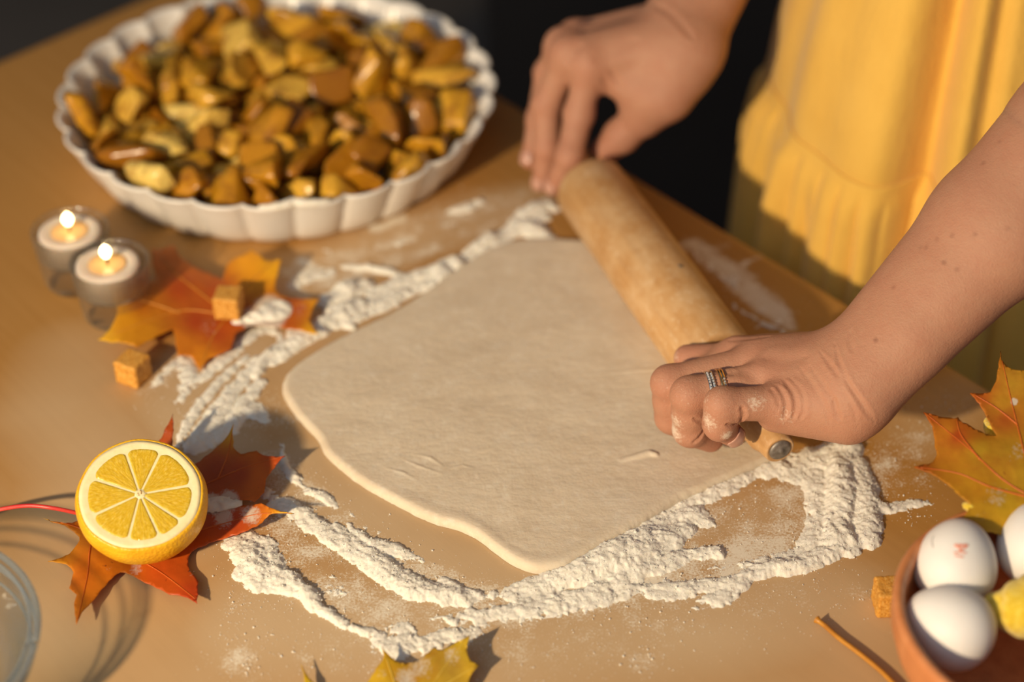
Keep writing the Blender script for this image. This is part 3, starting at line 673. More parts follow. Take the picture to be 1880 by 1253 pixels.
def dough_h(X, Y, dist):
    th = .0040 + 0 * X
    thick = sstep(-.09, -.16, X - Y * .2) * .0007 + sstep(-.10, -.17, Y) * .0005
    e = .0034
    h = (th + thick) * np.sqrt(np.clip(1 - (1 - np.clip(dist / e, 0, 1)) ** 2, 0, 1))
    h += .0008 * (thick / .001) * np.exp(-((dist - .005) / .003) ** 2)
    inn = sstep(.002, .012, dist)
    u = X * .97 + Y * .25; w = -X * .25 + Y * .97
    h += inn * (.0011 * (fbm(u * .55, w, 60, 4, 11) - .5) + .0002 * (fbm(u, w, 320, 3, 12) - .5))
    return h
H = dough_h(X, Y, dist)
fl = Field(X, Y)
fl.stroke([(1140, 856, 2.0, .3), (1165, 850, 2.4, 1.2), (1190, 843, 2.6, 1.7), (1203, 846, 1.8, 1.3)], gain=.001, p=1)
for s_ in ([(735, 852, 1, 0), (770, 868, 1.3, .5), (820, 885, 1, 0)], [(760, 845, 1, 0), (790, 852, 1.3, .5), (812, 866, 1, .2)], [(700, 868, 1, 0), (740, 880, 1.3, .4), (770, 896, 1, 0)], [(820, 872, 1, 0), (850, 866, 1, .4), (872, 872, 1, 0)], [(1060, 700, 1, 0), (1200, 690, 1.6, .4), (1220, 700, 1, 0)]):
    fl.stroke(s_, gain=.001, p=1)
H = H + fl.F
V = np.stack([X, Y, H + .0002], -1)
V = np.concatenate([V[0, :1], V[1:].reshape(-1, 3)])
nr = len(fr) - 1
ii = 1 + np.arange(nr * NA).reshape(nr, NA); nx_ = np.roll(ii, -1, 1)
q = np.stack([ii[:-1], ii[1:], nx_[1:], nx_[:-1]], -1).reshape(-1, 4)
bm = bmesh.new()
me = mesh('dough_sheet', V, q)
bm.from_mesh(me); bm.verts.ensure_lookup_table()
for k in range(NA): bm.faces.new([bm.verts[0], bm.verts[1 + k], bm.verts[1 + (k + 1) % NA]])
bm.to_mesh(me); bm.free(); me.polygons.foreach_set('use_smooth', np.ones(len(me.polygons), dtype=bool))
tag(link('dough_sheet', me, None, M['dough']), 'large sheet of rolled out pale dough on the floured table', 'dough')

# ================================================================ FLOUR
gs = .00062
gx = np.arange(-.262, .275, gs); gy = np.arange(-.290, .185, gs)
FX, FY = np.meshgrid(gx, gy, indexing='ij')
fl = Field(FX + .0036 * (fbm(FX, FY, 95, 4, 51) - .5) + .0016 * (fbm(FX, FY, 420, 2, 53) - .5), FY + .0036 * (fbm(FX, FY, 95, 4, 52) - .5) + .0016 * (fbm(FX, FY, 420, 2, 54) - .5))
RIDGE = [   # (px, py, half width mm, height mm)
 # ridge heaped along the rear left edge of the dough
 [(498, 668, 3, 1.5), (520, 648, 5, 3), (560, 622, 7, 4), (600, 596, 8, 5), (640, 575, 9, 6), (690, 560, 8, 4.5), (740, 540, 7, 4)],
 [(590, 612, 2.4, 2.6), (650, 592, 2.6, 3), (720, 562, 2.6, 3), (770, 532, 3, 3)],
 [(605, 556, 7, 5), (640, 535, 10, 8), (672, 528, 7, 4)],
 [(640, 600, 5, 3), (620, 575, 9, 6), (660, 565, 8, 6)],
 [(690, 545, 6, 4), (730, 522, 6, 5), (770, 508, 7, 6), (805, 500, 9, 8), (818, 512, 8, 7)],
 [(770, 530, 6, 4), (810, 520, 7, 5)],
 [(815, 490, 7, 5), (838, 482, 7, 8), (846, 494, 7, 7)],
 [(858, 470, 5, 5), (878, 456, 6, 7), (900, 442, 7, 8), (910, 440, 6, 6)],
 [(870, 478, 3, 3), (900, 460, 4, 4), (935, 446, 4, 3)],
 [(925, 432, 6, 4), (955, 418, 9, 7), (985, 425, 9, 6), (1010, 440, 5, 2)],
 [(960, 396, 6, 5), (985, 384, 8, 6), (1005, 376, 7, 4)], [(940, 405, 5, 3), (975, 392, 6, 4)],
 [(985, 405, 4, 3), (1000, 400, 5, 4)], [(1005, 378, 4, 4), (1018, 384, 4, 3)],
 [(630, 490, 3, 1.5), (680, 492, 4, 3), (720, 502, 4, 3.5), (745, 508, 3, 2)],
 [(540, 520, 6, 1.6), (570, 505, 8, 2), (600, 508, 5, 1.4)], [(550, 480, 4, .8), (600, 500, 6, 1.2)],
 [(830, 388, 4, 2), (855, 382, 6, 3), (880, 372, 5, 2.6)], [(690, 432, 3, 1), (740, 400, 5, 2)], [(815, 415, 3, 1), (850, 412, 4, 1.4)], [(700, 452, 6, 1.2), (745, 450, 7, 1.4)], [(595, 462, 3, 1.4), (605, 466, 3, 1)],
 # streaks swept out to the left
 [(468, 690, 4, 3), (490, 655, 5, 3.5), (520, 640, 5, 3), (560, 612, 5, 3)],
 [(322, 742, 2, .6), (360, 700, 5, 1.4), (410, 660, 6, 1.8), (450, 625, 6, 1.6), (480, 605, 5, 1.4)],
 [(262, 730, 2, .5), (300, 690, 4, 1.2), (335, 655, 4, 1.5), (345, 650, 3, 1)],
 [(335, 735, 4, 1.0), (345, 690, 7, 1.6), (335, 660, 5, 1.4)],
 [(330, 818, 3, 1), (345, 775, 4, 2.2), (372, 735, 4, 2.2), (410, 695, 4, 2.2), (450, 655, 3, 1.5)],
 [(360, 820, 7, 2.4), (385, 780, 8, 2.6), (410, 742, 7, 2.6), (440, 705, 6, 2.2), (470, 660, 5, 2)],
 [(385, 812, 5, 2.4), (420, 790, 6, 2.8), (440, 760, 6, 3), (455, 735, 6, 2.4), (478, 705, 5, 2)],
 [(425, 765, 6, 2.4), (465, 752, 8, 2.6), (490, 772, 5, 1.2)],
 [(470, 590, 6, 1.4), (500, 612, 5, 1.2)], [(500, 600, 3, 1.6), (515, 625, 3, 1.4), (500, 640, 2, 1)], [(540, 600, 3, 1.4), (530, 620, 3, 1.2)],
 # lower left ridges
 [(518, 815, 1.5, .7), (524, 855, 2.6, 2), (540, 880, 4, 2.6), (575, 905, 4.5, 2.8), (605, 922, 3.5, 2), (622, 932, 1.5, .8)],
 [(482, 905, 5, 2), (520, 925, 7, 3), (560, 950, 8, 3), (600, 975, 9, 3.4), (640, 1000, 9, 4), (690, 1035, 9, 4.5), (720, 1060, 9, 4.5), (760, 1080, 10, 4.5), (800, 1090, 8, 4), (860, 1100, 7, 3)],
 [(470, 935, 7, 1.6), (500, 930, 8, 2), (540, 945, 6, 2)],
 [(640, 962, 2, 2), (655, 985, 4, 3), (690, 1005, 6, 3.4), (725, 1012, 6, 3), (760, 1025, 4, 2), (790, 1035, 1.5, .6)],
 [(640, 940, 2, 1), (652, 948, 2, 1.2)], [(672, 972, 3, .9), (690, 980, 3, .9)],
 [(420, 992, 6, 3), (445, 1010, 9, 5), (470, 1040, 11, 6), (500, 1062, 10, 6), (530, 1065, 7, 5), (560, 1092, 6, 5), (585, 1118, 5, 4), (620, 1140, 4, 3), (650, 1155, 4, 2.4), (700, 1170, 5, 2)],
 [(455, 985, 6, 3), (490, 1005, 7, 3), (505, 1035, 6, 4)], [(450, 1050, 8, 4), (480, 1075, 7, 4), (540, 1085, 5, 4)],
 [(570, 1072, 4, 1.2), (600, 1068, 6, 1.6), (630, 1090, 6, 1.4), (645, 1098, 2, .6)],
 [(805, 1058, 2, 1.6), (825, 1075, 4, 2.6), (850, 1090, 5, 3), (890, 1097, 5, 2.6), (930, 1092, 5, 2.4)],
 # band along the bottom
 [(700, 1190, 7, 2), (740, 1188, 9, 3), (790, 1178, 9, 3), (840, 1168, 8, 3), (870, 1150, 6, 2)],
 [(720, 1160, 6, 1.6), (800, 1150, 8, 2), (880, 1135, 9, 2.4), (960, 1120, 10, 3), (1040, 1105, 11, 3.4), (1110, 1090, 10, 3.4), (1180, 1080, 8, 2.4), (1240, 1072, 5, 1.4)],
 [(880, 1105, 6, 2), (960, 1085, 8, 3), (1020, 1070, 9, 4), (1060, 1050, 8, 4), (1100, 1030, 8, 4)],
 [(1020, 1062, 10, 5), (1070, 1048, 13, 7), (1120, 1030, 15, 9), (1170, 1008, 14, 8), (1220, 985, 11, 6), (1255, 970, 7, 4)],
 [(1090, 1085, 7, 4), (1140, 1065, 8, 4.5), (1200, 1040, 8, 4), (1260, 1020, 6, 3), (1300, 1015, 5, 4), (1316, 1018, 4.5, 5)],
 [(1110, 1000, 4, 2.4), (1160, 985, 7, 3), (1220, 962, 8, 3.6), (1270, 945, 9, 4), (1300, 960, 6, 2.4)],
 [(1180, 968, 5, 3), (1240, 930, 6, 3.2), (1310, 905, 7, 3.4), (1380, 872, 8, 3.8), (1430, 858, 8, 4), (1460, 870, 8, 2.4)],
 [(1210, 1080, 5, 2.4), (1270, 1080, 6, 3), (1330, 1075, 6, 3), (1370, 1060, 6, 3.4), (1420, 1045, 7, 4.5), (1470, 1038, 7, 5.5), (1510, 1022, 7, 6), (1540, 1012, 6, 5)],
 [(1280, 1112, 4, 2), (1320, 1100, 6, 3), (1360, 1075, 6, 3)], [(1190, 1095, 6, 2), (1270, 1085, 6, 2)],
 [(1300, 1045, 4, 1.4), (1380, 1040, 5, 1.6), (1450, 1020, 5, 2), (1510, 990, 6, 2.4)],
 # tall heap at the right
 [(1470, 850, 10, 3), (1510, 845, 12, 5), (1545, 830, 11, 8), (1555, 822, 9, 8)],
 [(1540, 845, 9, 8), (1545, 880, 9, 9), (1542, 920, 9, 9), (1540, 960, 9, 8), (1535, 995, 9, 7)],
 [(1570, 860, 9, 6), (1582, 890, 10, 6), (1585, 930, 10, 6), (1590, 970, 10, 6), (1590, 990, 8, 5)],
 [(1500, 870, 11, 3), (1510, 920, 10, 3), (1505, 970, 9, 3), (1490, 1000, 8, 3)],
 [(1545, 985, 8, 8), (1555, 1000, 7, 6), (1575, 992, 6, 4)], [(1530, 1000, 8, 6), (1560, 1012, 6, 4)],
 [(1595, 930, 6, 4), (1640, 935, 5, 3), (1670, 928, 4, 2.4), (1705, 925, 3, 1.4)],
 [(1440, 870, 8, 2), (1480, 880, 9, 2.4), (1500, 900, 8, 2)],
 # behind the rolling pin
 [(1262, 455, 2, .7), (1300, 480, 6, .9), (1345, 515, 8, 1.0), (1390, 560, 8, 1.0), (1430, 590, 6, .9)],
 [(1330, 545, 1.6, 1.6), (1362, 572, 1.8, 2), (1400, 592, 2, 2), (1440, 612, 2, 2)], [(1345, 562, 4, .8), (1390, 598, 4, .8)],
 [(1398, 484, 2, .6), (1412, 476, 2, .6)],
]
for s_ in RIDGE: fl.stroke(s_, p=.75, gain=.001)
n1 = fbm(FX, FY, 60, 4, 21); n2 = fbm(FX, FY, 240, 4, 22, .6); n3 = fbm(FX, FY, 560, 2, 23)
H = fl.F
H = H * .72 * (.55 + .9 * n1) + sstep(.0003, .004, H) * ((n2 - .5) * .0008 + (n3 - .5) * .0009 + (fbm(FX, FY, 1300, 1, 27) - .5) * .0006)
LFT = (FX < -.085) & (FY > -.118)
H = H * np.where(LFT, 1.35, 1.0) - np.where(LFT, .0002, .0010) * sstep(.45, .32, fbm(FX, FY, 130, 3, 25)) * sstep(.0036, .0020, fl.F)
H = H - .00035 - sstep(.62, .35, n2) * .0004
H -= .0004 * (H < .0006) * sstep(.45, .6, n3)
# keep clear of the dough sheet
da = np.mod(np.arctan2(FY - DCN[1], FX - DCN[0]) - tha[0], 2 * PI)
rbd = np.interp(da, np.append(tha - tha[0], 2 * PI), np.append(Rb, Rb[0])); rdd = np.hypot(FX - DCN[0], FY - DCN[1])
ind = (rbd - rdd)
H = np.where(ind > .0006, -.001, H)
keep = H > .0001
# keep clear of the bowl foot and the dish
keep &= np.hypot(FX - DC.x, FY - DC.y) > .133
cellk = keep[:-1, :-1] | keep[1:, :-1] | keep[1:, 1:] | keep[:-1, 1:]
ix = np.arange(FX.size).reshape(FX.shape)
q = np.stack([ix[:-1, :-1], ix[1:, :-1], ix[1:, 1:], ix[:-1, 1:]], -1)[cellk]
Zf = np.where(keep, H, -.0002)
used, inv = np.unique(q, return_inverse=True)
jx = (np.random.RandomState(1).rand(len(used), 2) - .5) * gs * .7
V = np.stack([FX.ravel()[used] + jx[:, 0], FY.ravel()[used] + jx[:, 1], Zf.ravel()[used]], -1)
tag(link('flour', mesh('flour', V, inv.reshape(q.shape)), None, M['flour']), 'white flour spread in swept ridges around the dough', 'flour', kind='stuff')
# crumbs: little clumps scattered over wood and flour
def flour_at(x, y):
    i = int((x - gx[0]) / gs); j = int((y - gy[0]) / gs)
    return max(0.0, H[i, j]) if 0 <= i < len(gx) and 0 <= j < len(gy) else 0.0
RC = np.random.RandomState(4); CV, CF = [], []
ico = bmesh.new(); bmesh.ops.create_icosphere(ico, subdivisions=1, radius=1)
iv = np.array([v.co[:] for v in ico.verts]); ifc = np.array([[v.index for v in f.verts] for f in ico.faces]); ico.free()
def crumb(x, y, z, r):
    sc = r * (1 + .35 * (RC.rand(len(iv), 1) - .5)) * np.array([1, 1, .75])
    CF.append(ifc + len(iv) * len(CV)); CV.append((iv * (1 + .5 * (RC.rand(len(iv), 1) - .5))) * sc * (.7 + .6 * RC.rand(3)) + np.array([x, y, z]))
ridge_pts = np.argwhere(keep & (fl.F > .0004) & (ind < -.001)); dpts = np.argwhere(dens[:, :] > .16)
for k in range(4200):
    i, j = ridge_pts[RC.randint(len(ridge_pts))]
    s = abs(RC.normal(0, .0022)); a = RC.rand() * 6.28
    x, y = gx[i] + s * math.cos(a), gy[j] + s * math.sin(a)
    di = math.atan2(y - DCN[1], x - DCN[0]); 
    if np.hypot(x - DCN[0], y - DCN[1]) < np.interp((di - tha[0]) % (2 * PI), np.append(tha - tha[0], 2 * PI), np.append(Rb, Rb[0])): continue
    r = min(.0008, .00012 + RC.exponential(.00011)); crumb(x, y, flour_at(x, y) + r * .2, r)
for k in range(8000):
    i, j = dpts[RC.randint(len(dpts))]
    x, y = TX[i, j] + RC.normal(0, .009), TY[i, j] + RC.normal(0, .009)
    di = math.atan2(y - DCN[1], x - DCN[0])
    if np.hypot(x - DCN[0], y - DCN[1]) < np.interp((di - tha[0]) % (2 * PI), np.append(tha - tha[0], 2 * PI), np.append(Rb, Rb[0])) + .001: continue
    if np.hypot(x - DC.x, y - DC.y) < .13 or np.hypot(x - BC.x, y - BC.y) < .05 or tbl(0, 0) is None: continue
    if (Vector((x, y, 0)) - E1).dot(EN) > -.003: continue
    r = min(.0005, .00009 + RC.exponential(.00008)); crumb(x, y, flour_at(x, y) + r * .4, r)
for px, py, sp, n in ((450, 1225, 18, 40), (440, 1115, 22, 50), (430, 1170, 30, 12), (480, 1200, 40, 30), (1240, 1155, 22, 30), (1205, 1220, 26, 30), (1160, 1212, 14, 20), (1590, 1090, 16, 22), (1680, 800, 40, 50), (1620, 850, 30, 60), (1740, 745, 26, 16), (1660, 930, 40, 70), (1250, 1070, 60, 50), (1390, 920, 70, 120), (560, 760, 20, 6), (440, 880, 10, 6)):
    for k in range(n):
        p = at(px + RC.normal(0, sp), py + RC.normal(0, sp * .6), 0); r = min(.0006, .00012 + RC.exponential(.00011)); crumb(p.x, p.y, flour_at(p.x, p.y) + r * .3, r)
tag(link('flour_crumbs', mesh('flour_crumbs', np.concatenate(CV), np.concatenate(CF), False), None, M['flour']), 'small loose crumbs of flour scattered around the ridges', 'flour', kind='stuff')

# ================================================================ MAPLE LEAVES
def leaf_mat(name, rough=.38):
    m = Mat(name, rough, .45); v = m.coord('Object')
    a = m.attr('tint'); n = m.noise(v, 70, 5, .6)
    c = m.mix(m.math('MULTIPLY', m.ramp(n, [(.45, (0, 0, 0)), (.7, (1, 1, 1))]), .35), a.outputs['Color'], (.42, .075, .01))
    c = m.mix(m.ramp(m.noise(v, 300, 3), [(.70, (0, 0, 0)), (.76, (.8, .8, .8))]), c, (.22, .03, .008))
    d = m.attr('dusting'); dn = m.math('MULTIPLY', m.math('ADD', m.math('MULTIPLY', d.outputs['Fac'], 1.6), m.math('SUBTRACT', m.noise(v, 600, 3, .7), 1.0)), 3.0, True)
    c = m.mix(m.math('MULTIPLY', dn, .8), c, (.80, .74, .64)); m.base(c)
    tr = m.node('ShaderNodeBsdfTranslucent'); m.link(c, tr.inputs['Color'])
    mx = m.node('ShaderNodeMixShader'); mx.inputs[0].default_value = .28
    m.link(m.b.outputs[0], mx.inputs[1]); m.link(tr.outputs[0], mx.inputs[2])
    m.link(mx.outputs[0], m.nt.nodes['Material Output'].inputs['Surface'])
    m.bump(m.noise(v, 190, 4), .3, .0008); return m.m
M['leaf'] = leaf_mat('maple_leaf_skin')
m = Mat('leaf_vein', .45, .4); v = m.coord('Object'); m.base(m.ramp(m.noise(v, 200, 3), [(.3, (.55, .20, .02)), (.7, (.66, .30, .04))])); M['vein_orange'] = m.m
m = Mat('leaf_vein_red', .45, .4); v = m.coord('Object'); m.base(m.ramp(m.noise(v, 200, 3), [(.3, (.50, .10, .015)), (.7, (.60, .15, .02))])); M['vein_red'] = m.m
m = Mat('leaf_vein_yellow', .45, .4); v = m.coord('Object'); m.base(m.ramp(m.noise(v, 200, 3), [(.3, (.62, .42, .05)), (.7, (.72, .52, .10))])); M['vein_yellow'] = m.m
m = Mat('red_stalk', .35, .5); v = m.coord('Object'); m.base(m.ramp(m.noise(v, 120, 3), [(.3, (.55, .03, .03)), (.7, (.68, .07, .05))])); M['stalk_red'] = m.m
m = Mat('orange_stalk', .4, .5); v = m.coord('Object'); m.base(m.ramp(m.noise(v, 120, 3), [(.3, (.40, .15, .015)), (.7, (.56, .25, .025))])); M['stalk_orange'] = m.m
def idw(q, P, val, p=2.4):
    P = np.asarray(P, float); val = np.asarray(val, float)
    d = np.hypot(q[:, None, 0] - P[None, :, 0], q[:, None, 1] - P[None, :, 1]) + 2.0
    w = d ** -p; w /= w.sum(1, keepdims=True)
    return w @ val
def maple(label, outline, inner, veins, stalk, tints, dust=(), vein_mat='vein_orange', stalk_mat='stalk_orange', step=7, seed=0, stalk_r=.0011, wav=.0012, gain=1.0):
    """outline and inner: (px, py, z mm); tints: (px, py, rgb); built as a thin bent sheet with ribs"""
    R = random.Random(seed)
    P2 = []
    n = len(outline)
    for i in range(n):
        a, b = outline[i], outline[(i + 1) % n]
        L = math.hypot(a[0] - b[0], a[1] - b[1]); k = max(1, int(L / step))
        for j in range(k):
            t = j / k; w = 0 if j == 0 else R.uniform(-1.1, 1.1)
            nx, ny = -(b[1] - a[1]) / (L + 1e-6), (b[0] - a[0]) / (L + 1e-6)
            bow = math.sin(PI * t) * min(4, L * .04)
            P2.append((a[0] + (b[0] - a[0]) * t + nx * (w + bow), a[1] + (b[1] - a[1]) * t + ny * (w + bow)))
    xs = [p[0] for p in P2]; ys = [p[1] for p in P2]
    no = len(P2); pts = [Vector(p) for p in P2]
    y = min(ys)
    row = 0
    while y < max(ys):
        x = min(xs) + (row % 2) * step / 2
        while x < max(xs):
            pts.append(Vector((x + R.uniform(-1, 1), y + R.uniform(-1, 1)))); x += step
        y += step * .87; row += 1
    edges = [(i, (i + 1) % no) for i in range(no)]
    vv, _, ff, *_ = geometry.delaunay_2d_cdt(pts, edges, [], 1, .01)
    q = np.array([v[:] for v in vv])
    ctl = list(outline) + list(inner)
    zz = idw(q, [(c[0], c[1]) for c in ctl], [c[2] for c in ctl])
    zz += wav * 1000 * (fbm(q[:, 0], q[:, 1], .03, 3, 40 + seed) - .5)
    zz = np.maximum(zz, .7)
    fr_ = np.array([(f[i], f[(i + 1) % 3]) for f in ff for i in range(3)])
    free = np.ones(len(q)); free[:no] = .25
    for _ in range(40):
        S = np.zeros(len(q)); C = np.zeros(len(q))
        np.add.at(S, fr_[:, 0], zz[fr_[:, 1]]); np.add.at(C, fr_[:, 0], 1); np.add.at(S, fr_[:, 1], zz[fr_[:, 0]]); np.add.at(C, fr_[:, 1], 1)
        zz = zz + free * .5 * (S / np.maximum(C, 1) - zz)
    zz += wav * 500 * (fbm(q[:, 0], q[:, 1], .05, 2, 90 + seed) - .5)
    zz = np.maximum(zz, .7)
    V = [at(a[0], a[1], z * .001) for a, z in zip(q, zz)]
    cen = sum(V, Vector()) / len(V)
    base = Vector((cen.x, cen.y, 0))
    me = mesh('maple_leaf', [(p - base)[:] for p in V], [f[::-1] for f in ff])
    color_attr(me, 'tint', np.clip(idw(q, [(t[0], t[1]) for t in tints], [t[2] for t in tints], 2.6) * gain, 0, .95))
    dn = np.zeros(len(q))
    for x, y, r, s in dust: dn = np.maximum(dn, s * np.clip(1.3 - np.hypot(q[:, 0] - x, q[:, 1] - y) / r, 0, 1))
    color_attr(me, 'dusting', dn)
    o = link('maple_leaf', me, None, M['leaf']); o.location = base
    sm = o.modifiers.new('thickness', 'SOLIDIFY'); sm.thickness = .0004; sm.offset = -1
    tag(o, label, 'leaf', 'autumn maple leaves')
    tr = bvhtree.BVHTree.FromPolygons(V, [f[:] for f in ff])
    for vn in veins:
        pv = []
        for a, b in catmull(vn, 7):
            h = tr.ray_cast(CAM, (at(a, b, 0) - CAM).normalized())
            if h[0] is not None: pv.append(h[0] + (h[1] if h[1].z > 0 else -h[1]) * .0001)
        if len(pv) < 3: continue
        VV, FF = tube_data(pv, [.00050 - .00034 * k / len(pv) for k in range(len(pv))], 6)
        child_at_world(link('leaf_vein', mesh('leaf_vein', VV, FF), None, M[vein_mat]), o)
    if stalk:
        sp = [at(a, b, c * .001) for a, b, c in catmull(stalk, 8)]
        VV, FF = tube_data(sp, [stalk_r * (1 + .9 * max(0, k / len(sp) - .9) * 10) for k in range(len(sp))], 8)
        child_at_world(link('leaf_stalk', mesh('leaf_stalk', VV, FF), None, M[stalk_mat]), o)
    return o
OR, RD, YL = (.62, .20, .012), (.42, .062, .010), (.74, .42, .02)
# leaf under the lemon
maple('red orange maple leaf lying under the cut lemon', [
 (289, 815, 14), (302, 790, 20), (317, 760, 24), (319, 790, 20), (316, 825, 14), (335, 850, 10), (356, 853, 12), (372, 842, 15), (393, 826, 18), (408, 812, 20), (420, 797, 22), (428, 779, 23), (427, 805, 20), (430, 824, 18), (442, 834, 17), (455, 831, 17), (471, 828, 17), (491, 838, 16), (524, 837, 18), (511, 849, 14), (504, 860, 12), (495, 870, 11), (488, 881, 10), (487, 892, 9), (485, 904, 9), (476, 914, 8), (467, 921, 8), (440, 918, 6), (412, 916, 5), (390, 928, 4), (398, 940, 5),
 (420, 935, 9), (446, 928, 13), (479, 924, 16), (494, 932, 16), (508, 937, 15), (525, 940, 15), (540, 943, 15), (520, 942, 13), (500, 943, 11), (490, 950, 9), (482, 960, 8), (471, 967, 7), (455, 974, 6), (434, 983, 5), (410, 990, 4), (389, 996, 3), (372, 1003, 3), (356, 1010, 2), (347, 1022, 2), (348, 1047, 2), (358, 1058, 3), (364, 1068, 4), (363, 1088, 6), (362, 1109, 8), (352, 1102, 5), (344, 1097, 4), (311, 1092, 3), (287, 1080, 3), (262, 1068, 3), (238, 1055, 4), (221, 1051, 4), (205, 1063, 4), (192, 1078, 4), (180, 1092, 4), (168, 1106, 5), (156, 1118, 6), (147, 1132, 7), (140, 1148, 9), (137, 1128, 8), (136, 1108, 7), (141, 1092, 6), (134, 1086, 6), (127, 1080, 7), (131, 1066, 6), (135, 1051, 6), (130, 1043, 7), (122, 1036, 8), (105, 1033, 9), (88, 1031, 10), (107, 1026, 9), (127, 1018, 7), (136, 1007, 7), (146, 993, 6), (146, 986, 6), (136, 977, 8), (125, 969, 10), (113, 964, 11), (96, 959, 13), (80, 952, 14), (100, 958, 13), (119, 961, 11), (145, 957, 7), (170, 950, 4), (200, 930, 3), (240, 880, 3), (270, 840, 6)],
 [(260, 930, 2), (200, 1000, 2), (330, 960, 2), (350, 900, 4), (260, 1000, 1.5), (300, 900, 2), (400, 870, 10), (440, 870, 11), (430, 955, 9)],
 [[(178, 952), (165, 1010), (160, 1060), (142, 1140)], [(178, 952), (230, 1010), (300, 1055), (358, 1100)], [(178, 952), (300, 985), (400, 965), (470, 945), (535, 943)], [(356, 900), (410, 875), (460, 855), (515, 840)], [(400, 880), (418, 835), (427, 790)], [(170, 980), (130, 965), (90, 955)]],
 [(172, 950, 5), (155, 946, 9), (139, 942, 13), (95, 933, 17), (50, 929, 17), (0, 936, 13), (-40, 948, 9)],
 [(210, 1010, OR), (150, 1060, (.58, .17, .012)), (142, 1130, (.48, .16, .012)), (300, 1060, (.50, .085, .010)), (355, 1095, (.42, .05, .012)), (430, 955, (.45, .055, .010)), (350, 1000, (.52, .09, .010)), (535, 942, YL), (80, 952, YL), (110, 962, OR), (480, 880, (.52, .12, .012)), (440, 870, (.36, .06, .012)), (400, 860, (.34, .062, .012)), (510, 840, (.50, .08, .012)), (428, 785, (.60, .32, .02)), (310, 790, (.34, .06, .010)), (100, 1031, (.55, .25, .015)), (467, 918, (.56, .14, .012))],
 [(390, 925, 22, .9), (420, 920, 24, .8), (410, 950, 26, .6), (460, 945, 30, .5), (250, 1045, 20, .45), (360, 1050, 20, .4), (200, 1045, 16, .3)], 'vein_red', 'stalk_red', 6, 1, gain=1.35)
# leaf beside the candles
maple('orange maple leaf beside the candles carrying a sugar cube', [
 (277, 455, 14), (292, 458, 14), (306, 453, 15), (320, 451, 16), (326, 464, 14), (336, 476, 12), (348, 484, 11), (363, 493, 10), (382, 500, 9), (401, 508, 9), (409, 515, 8), (411, 503, 10), (415, 492, 12), (419, 482, 13), (435, 472, 15), (449, 466, 17), (462, 458, 18), (470, 465, 17), (478, 469, 17), (490, 478, 17), (498, 477, 17), (518, 476, 19), (513, 486, 17), (511, 498, 15), (507, 513, 12), (505, 528, 10), (514, 541, 9), (528, 545, 9), (545, 547, 10), (561, 548, 10), (576, 547, 12), (590, 548, 13), (582, 554, 11), (577, 562, 10), (571, 576, 9), (568, 588, 8), (576, 602, 8), (584, 614, 9), (572, 612, 8), (561, 609, 7), (528, 604, 6), (495, 601, 6), (478, 598, 6), (462, 597, 6), (447, 605, 6), (432, 614, 6), (428, 628, 6), (425, 641, 6), (410, 648, 5), (396, 654, 4), (384, 658, 4), (376, 668, 3), (367, 681, 2), (359, 668, 3), (350, 654, 4), (338, 652, 5), (326, 654, 6), (322, 630, 7), (317, 604, 7), (298, 613, 8), (277, 624, 9), (262, 632, 10), (251, 638, 11), (240, 633, 11), (231, 630, 12), (205, 629, 12), (180, 624, 11), (190, 617, 12), (198, 609, 13), (207, 595, 14), (214, 581, 14), (216, 567, 14), (213, 554, 15), (207, 547, 16), (201, 541, 17), (216, 541, 16), (231, 541, 15), (247, 532, 14), (264, 521, 13), (277, 517, 13), (287, 514, 12), (284, 500, 12), (280, 488, 13), (279, 470, 14)],
 [(400, 575, 8), (420, 575, 8), (440, 570, 8), (340, 570, 8), (370, 610, 7), (480, 530, 10), (520, 575, 7), (420, 590, 7)],
 [[(420, 580), (340, 570), (270, 590), (190, 622)], [(420, 580), (370, 540), (320, 500), (292, 462)], [(420, 580), (450, 530), (480, 500), (505, 480)], [(420, 580), (490, 572), (580, 552)], [(420, 580), (390, 620), (368, 675)], [(330, 575), (270, 555), (215, 545)]],
 None,
 [(300, 470, (.60, .16, .010)), (330, 530, (.46, .075, .008)), (260, 560, (.55, .17, .010)), (230, 600, (.72, .34, .014)), (190, 620, (.76, .46, .018)), (215, 545, (.72, .40, .014)), (270, 620, (.68, .30, .012)), (400, 540, (.48, .08, .008)), (360, 590, (.42, .06, .008)), (400, 610, (.42, .065, .010)), (370, 660, (.66, .26, .012)), (340, 640, (.60, .20, .012)), (455, 480, (.72, .33, .012)), (500, 490, (.74, .40, .014)), (470, 540, (.70, .30, .012)), (545, 565, (.46, .09, .012)), (585, 552, (.70, .34, .014)), (580, 610, (.74, .42, .016)), (530, 595, (.52, .12, .010)), (440, 580, (.45, .07, .008))],
 [(495, 575, 34, 1.1), (460, 585, 24, .8), (385, 600, 40, .3), (350, 512, 26, .25), (550, 570, 34, .3)], 'vein_orange', None, 6, 2, gain=1.25)
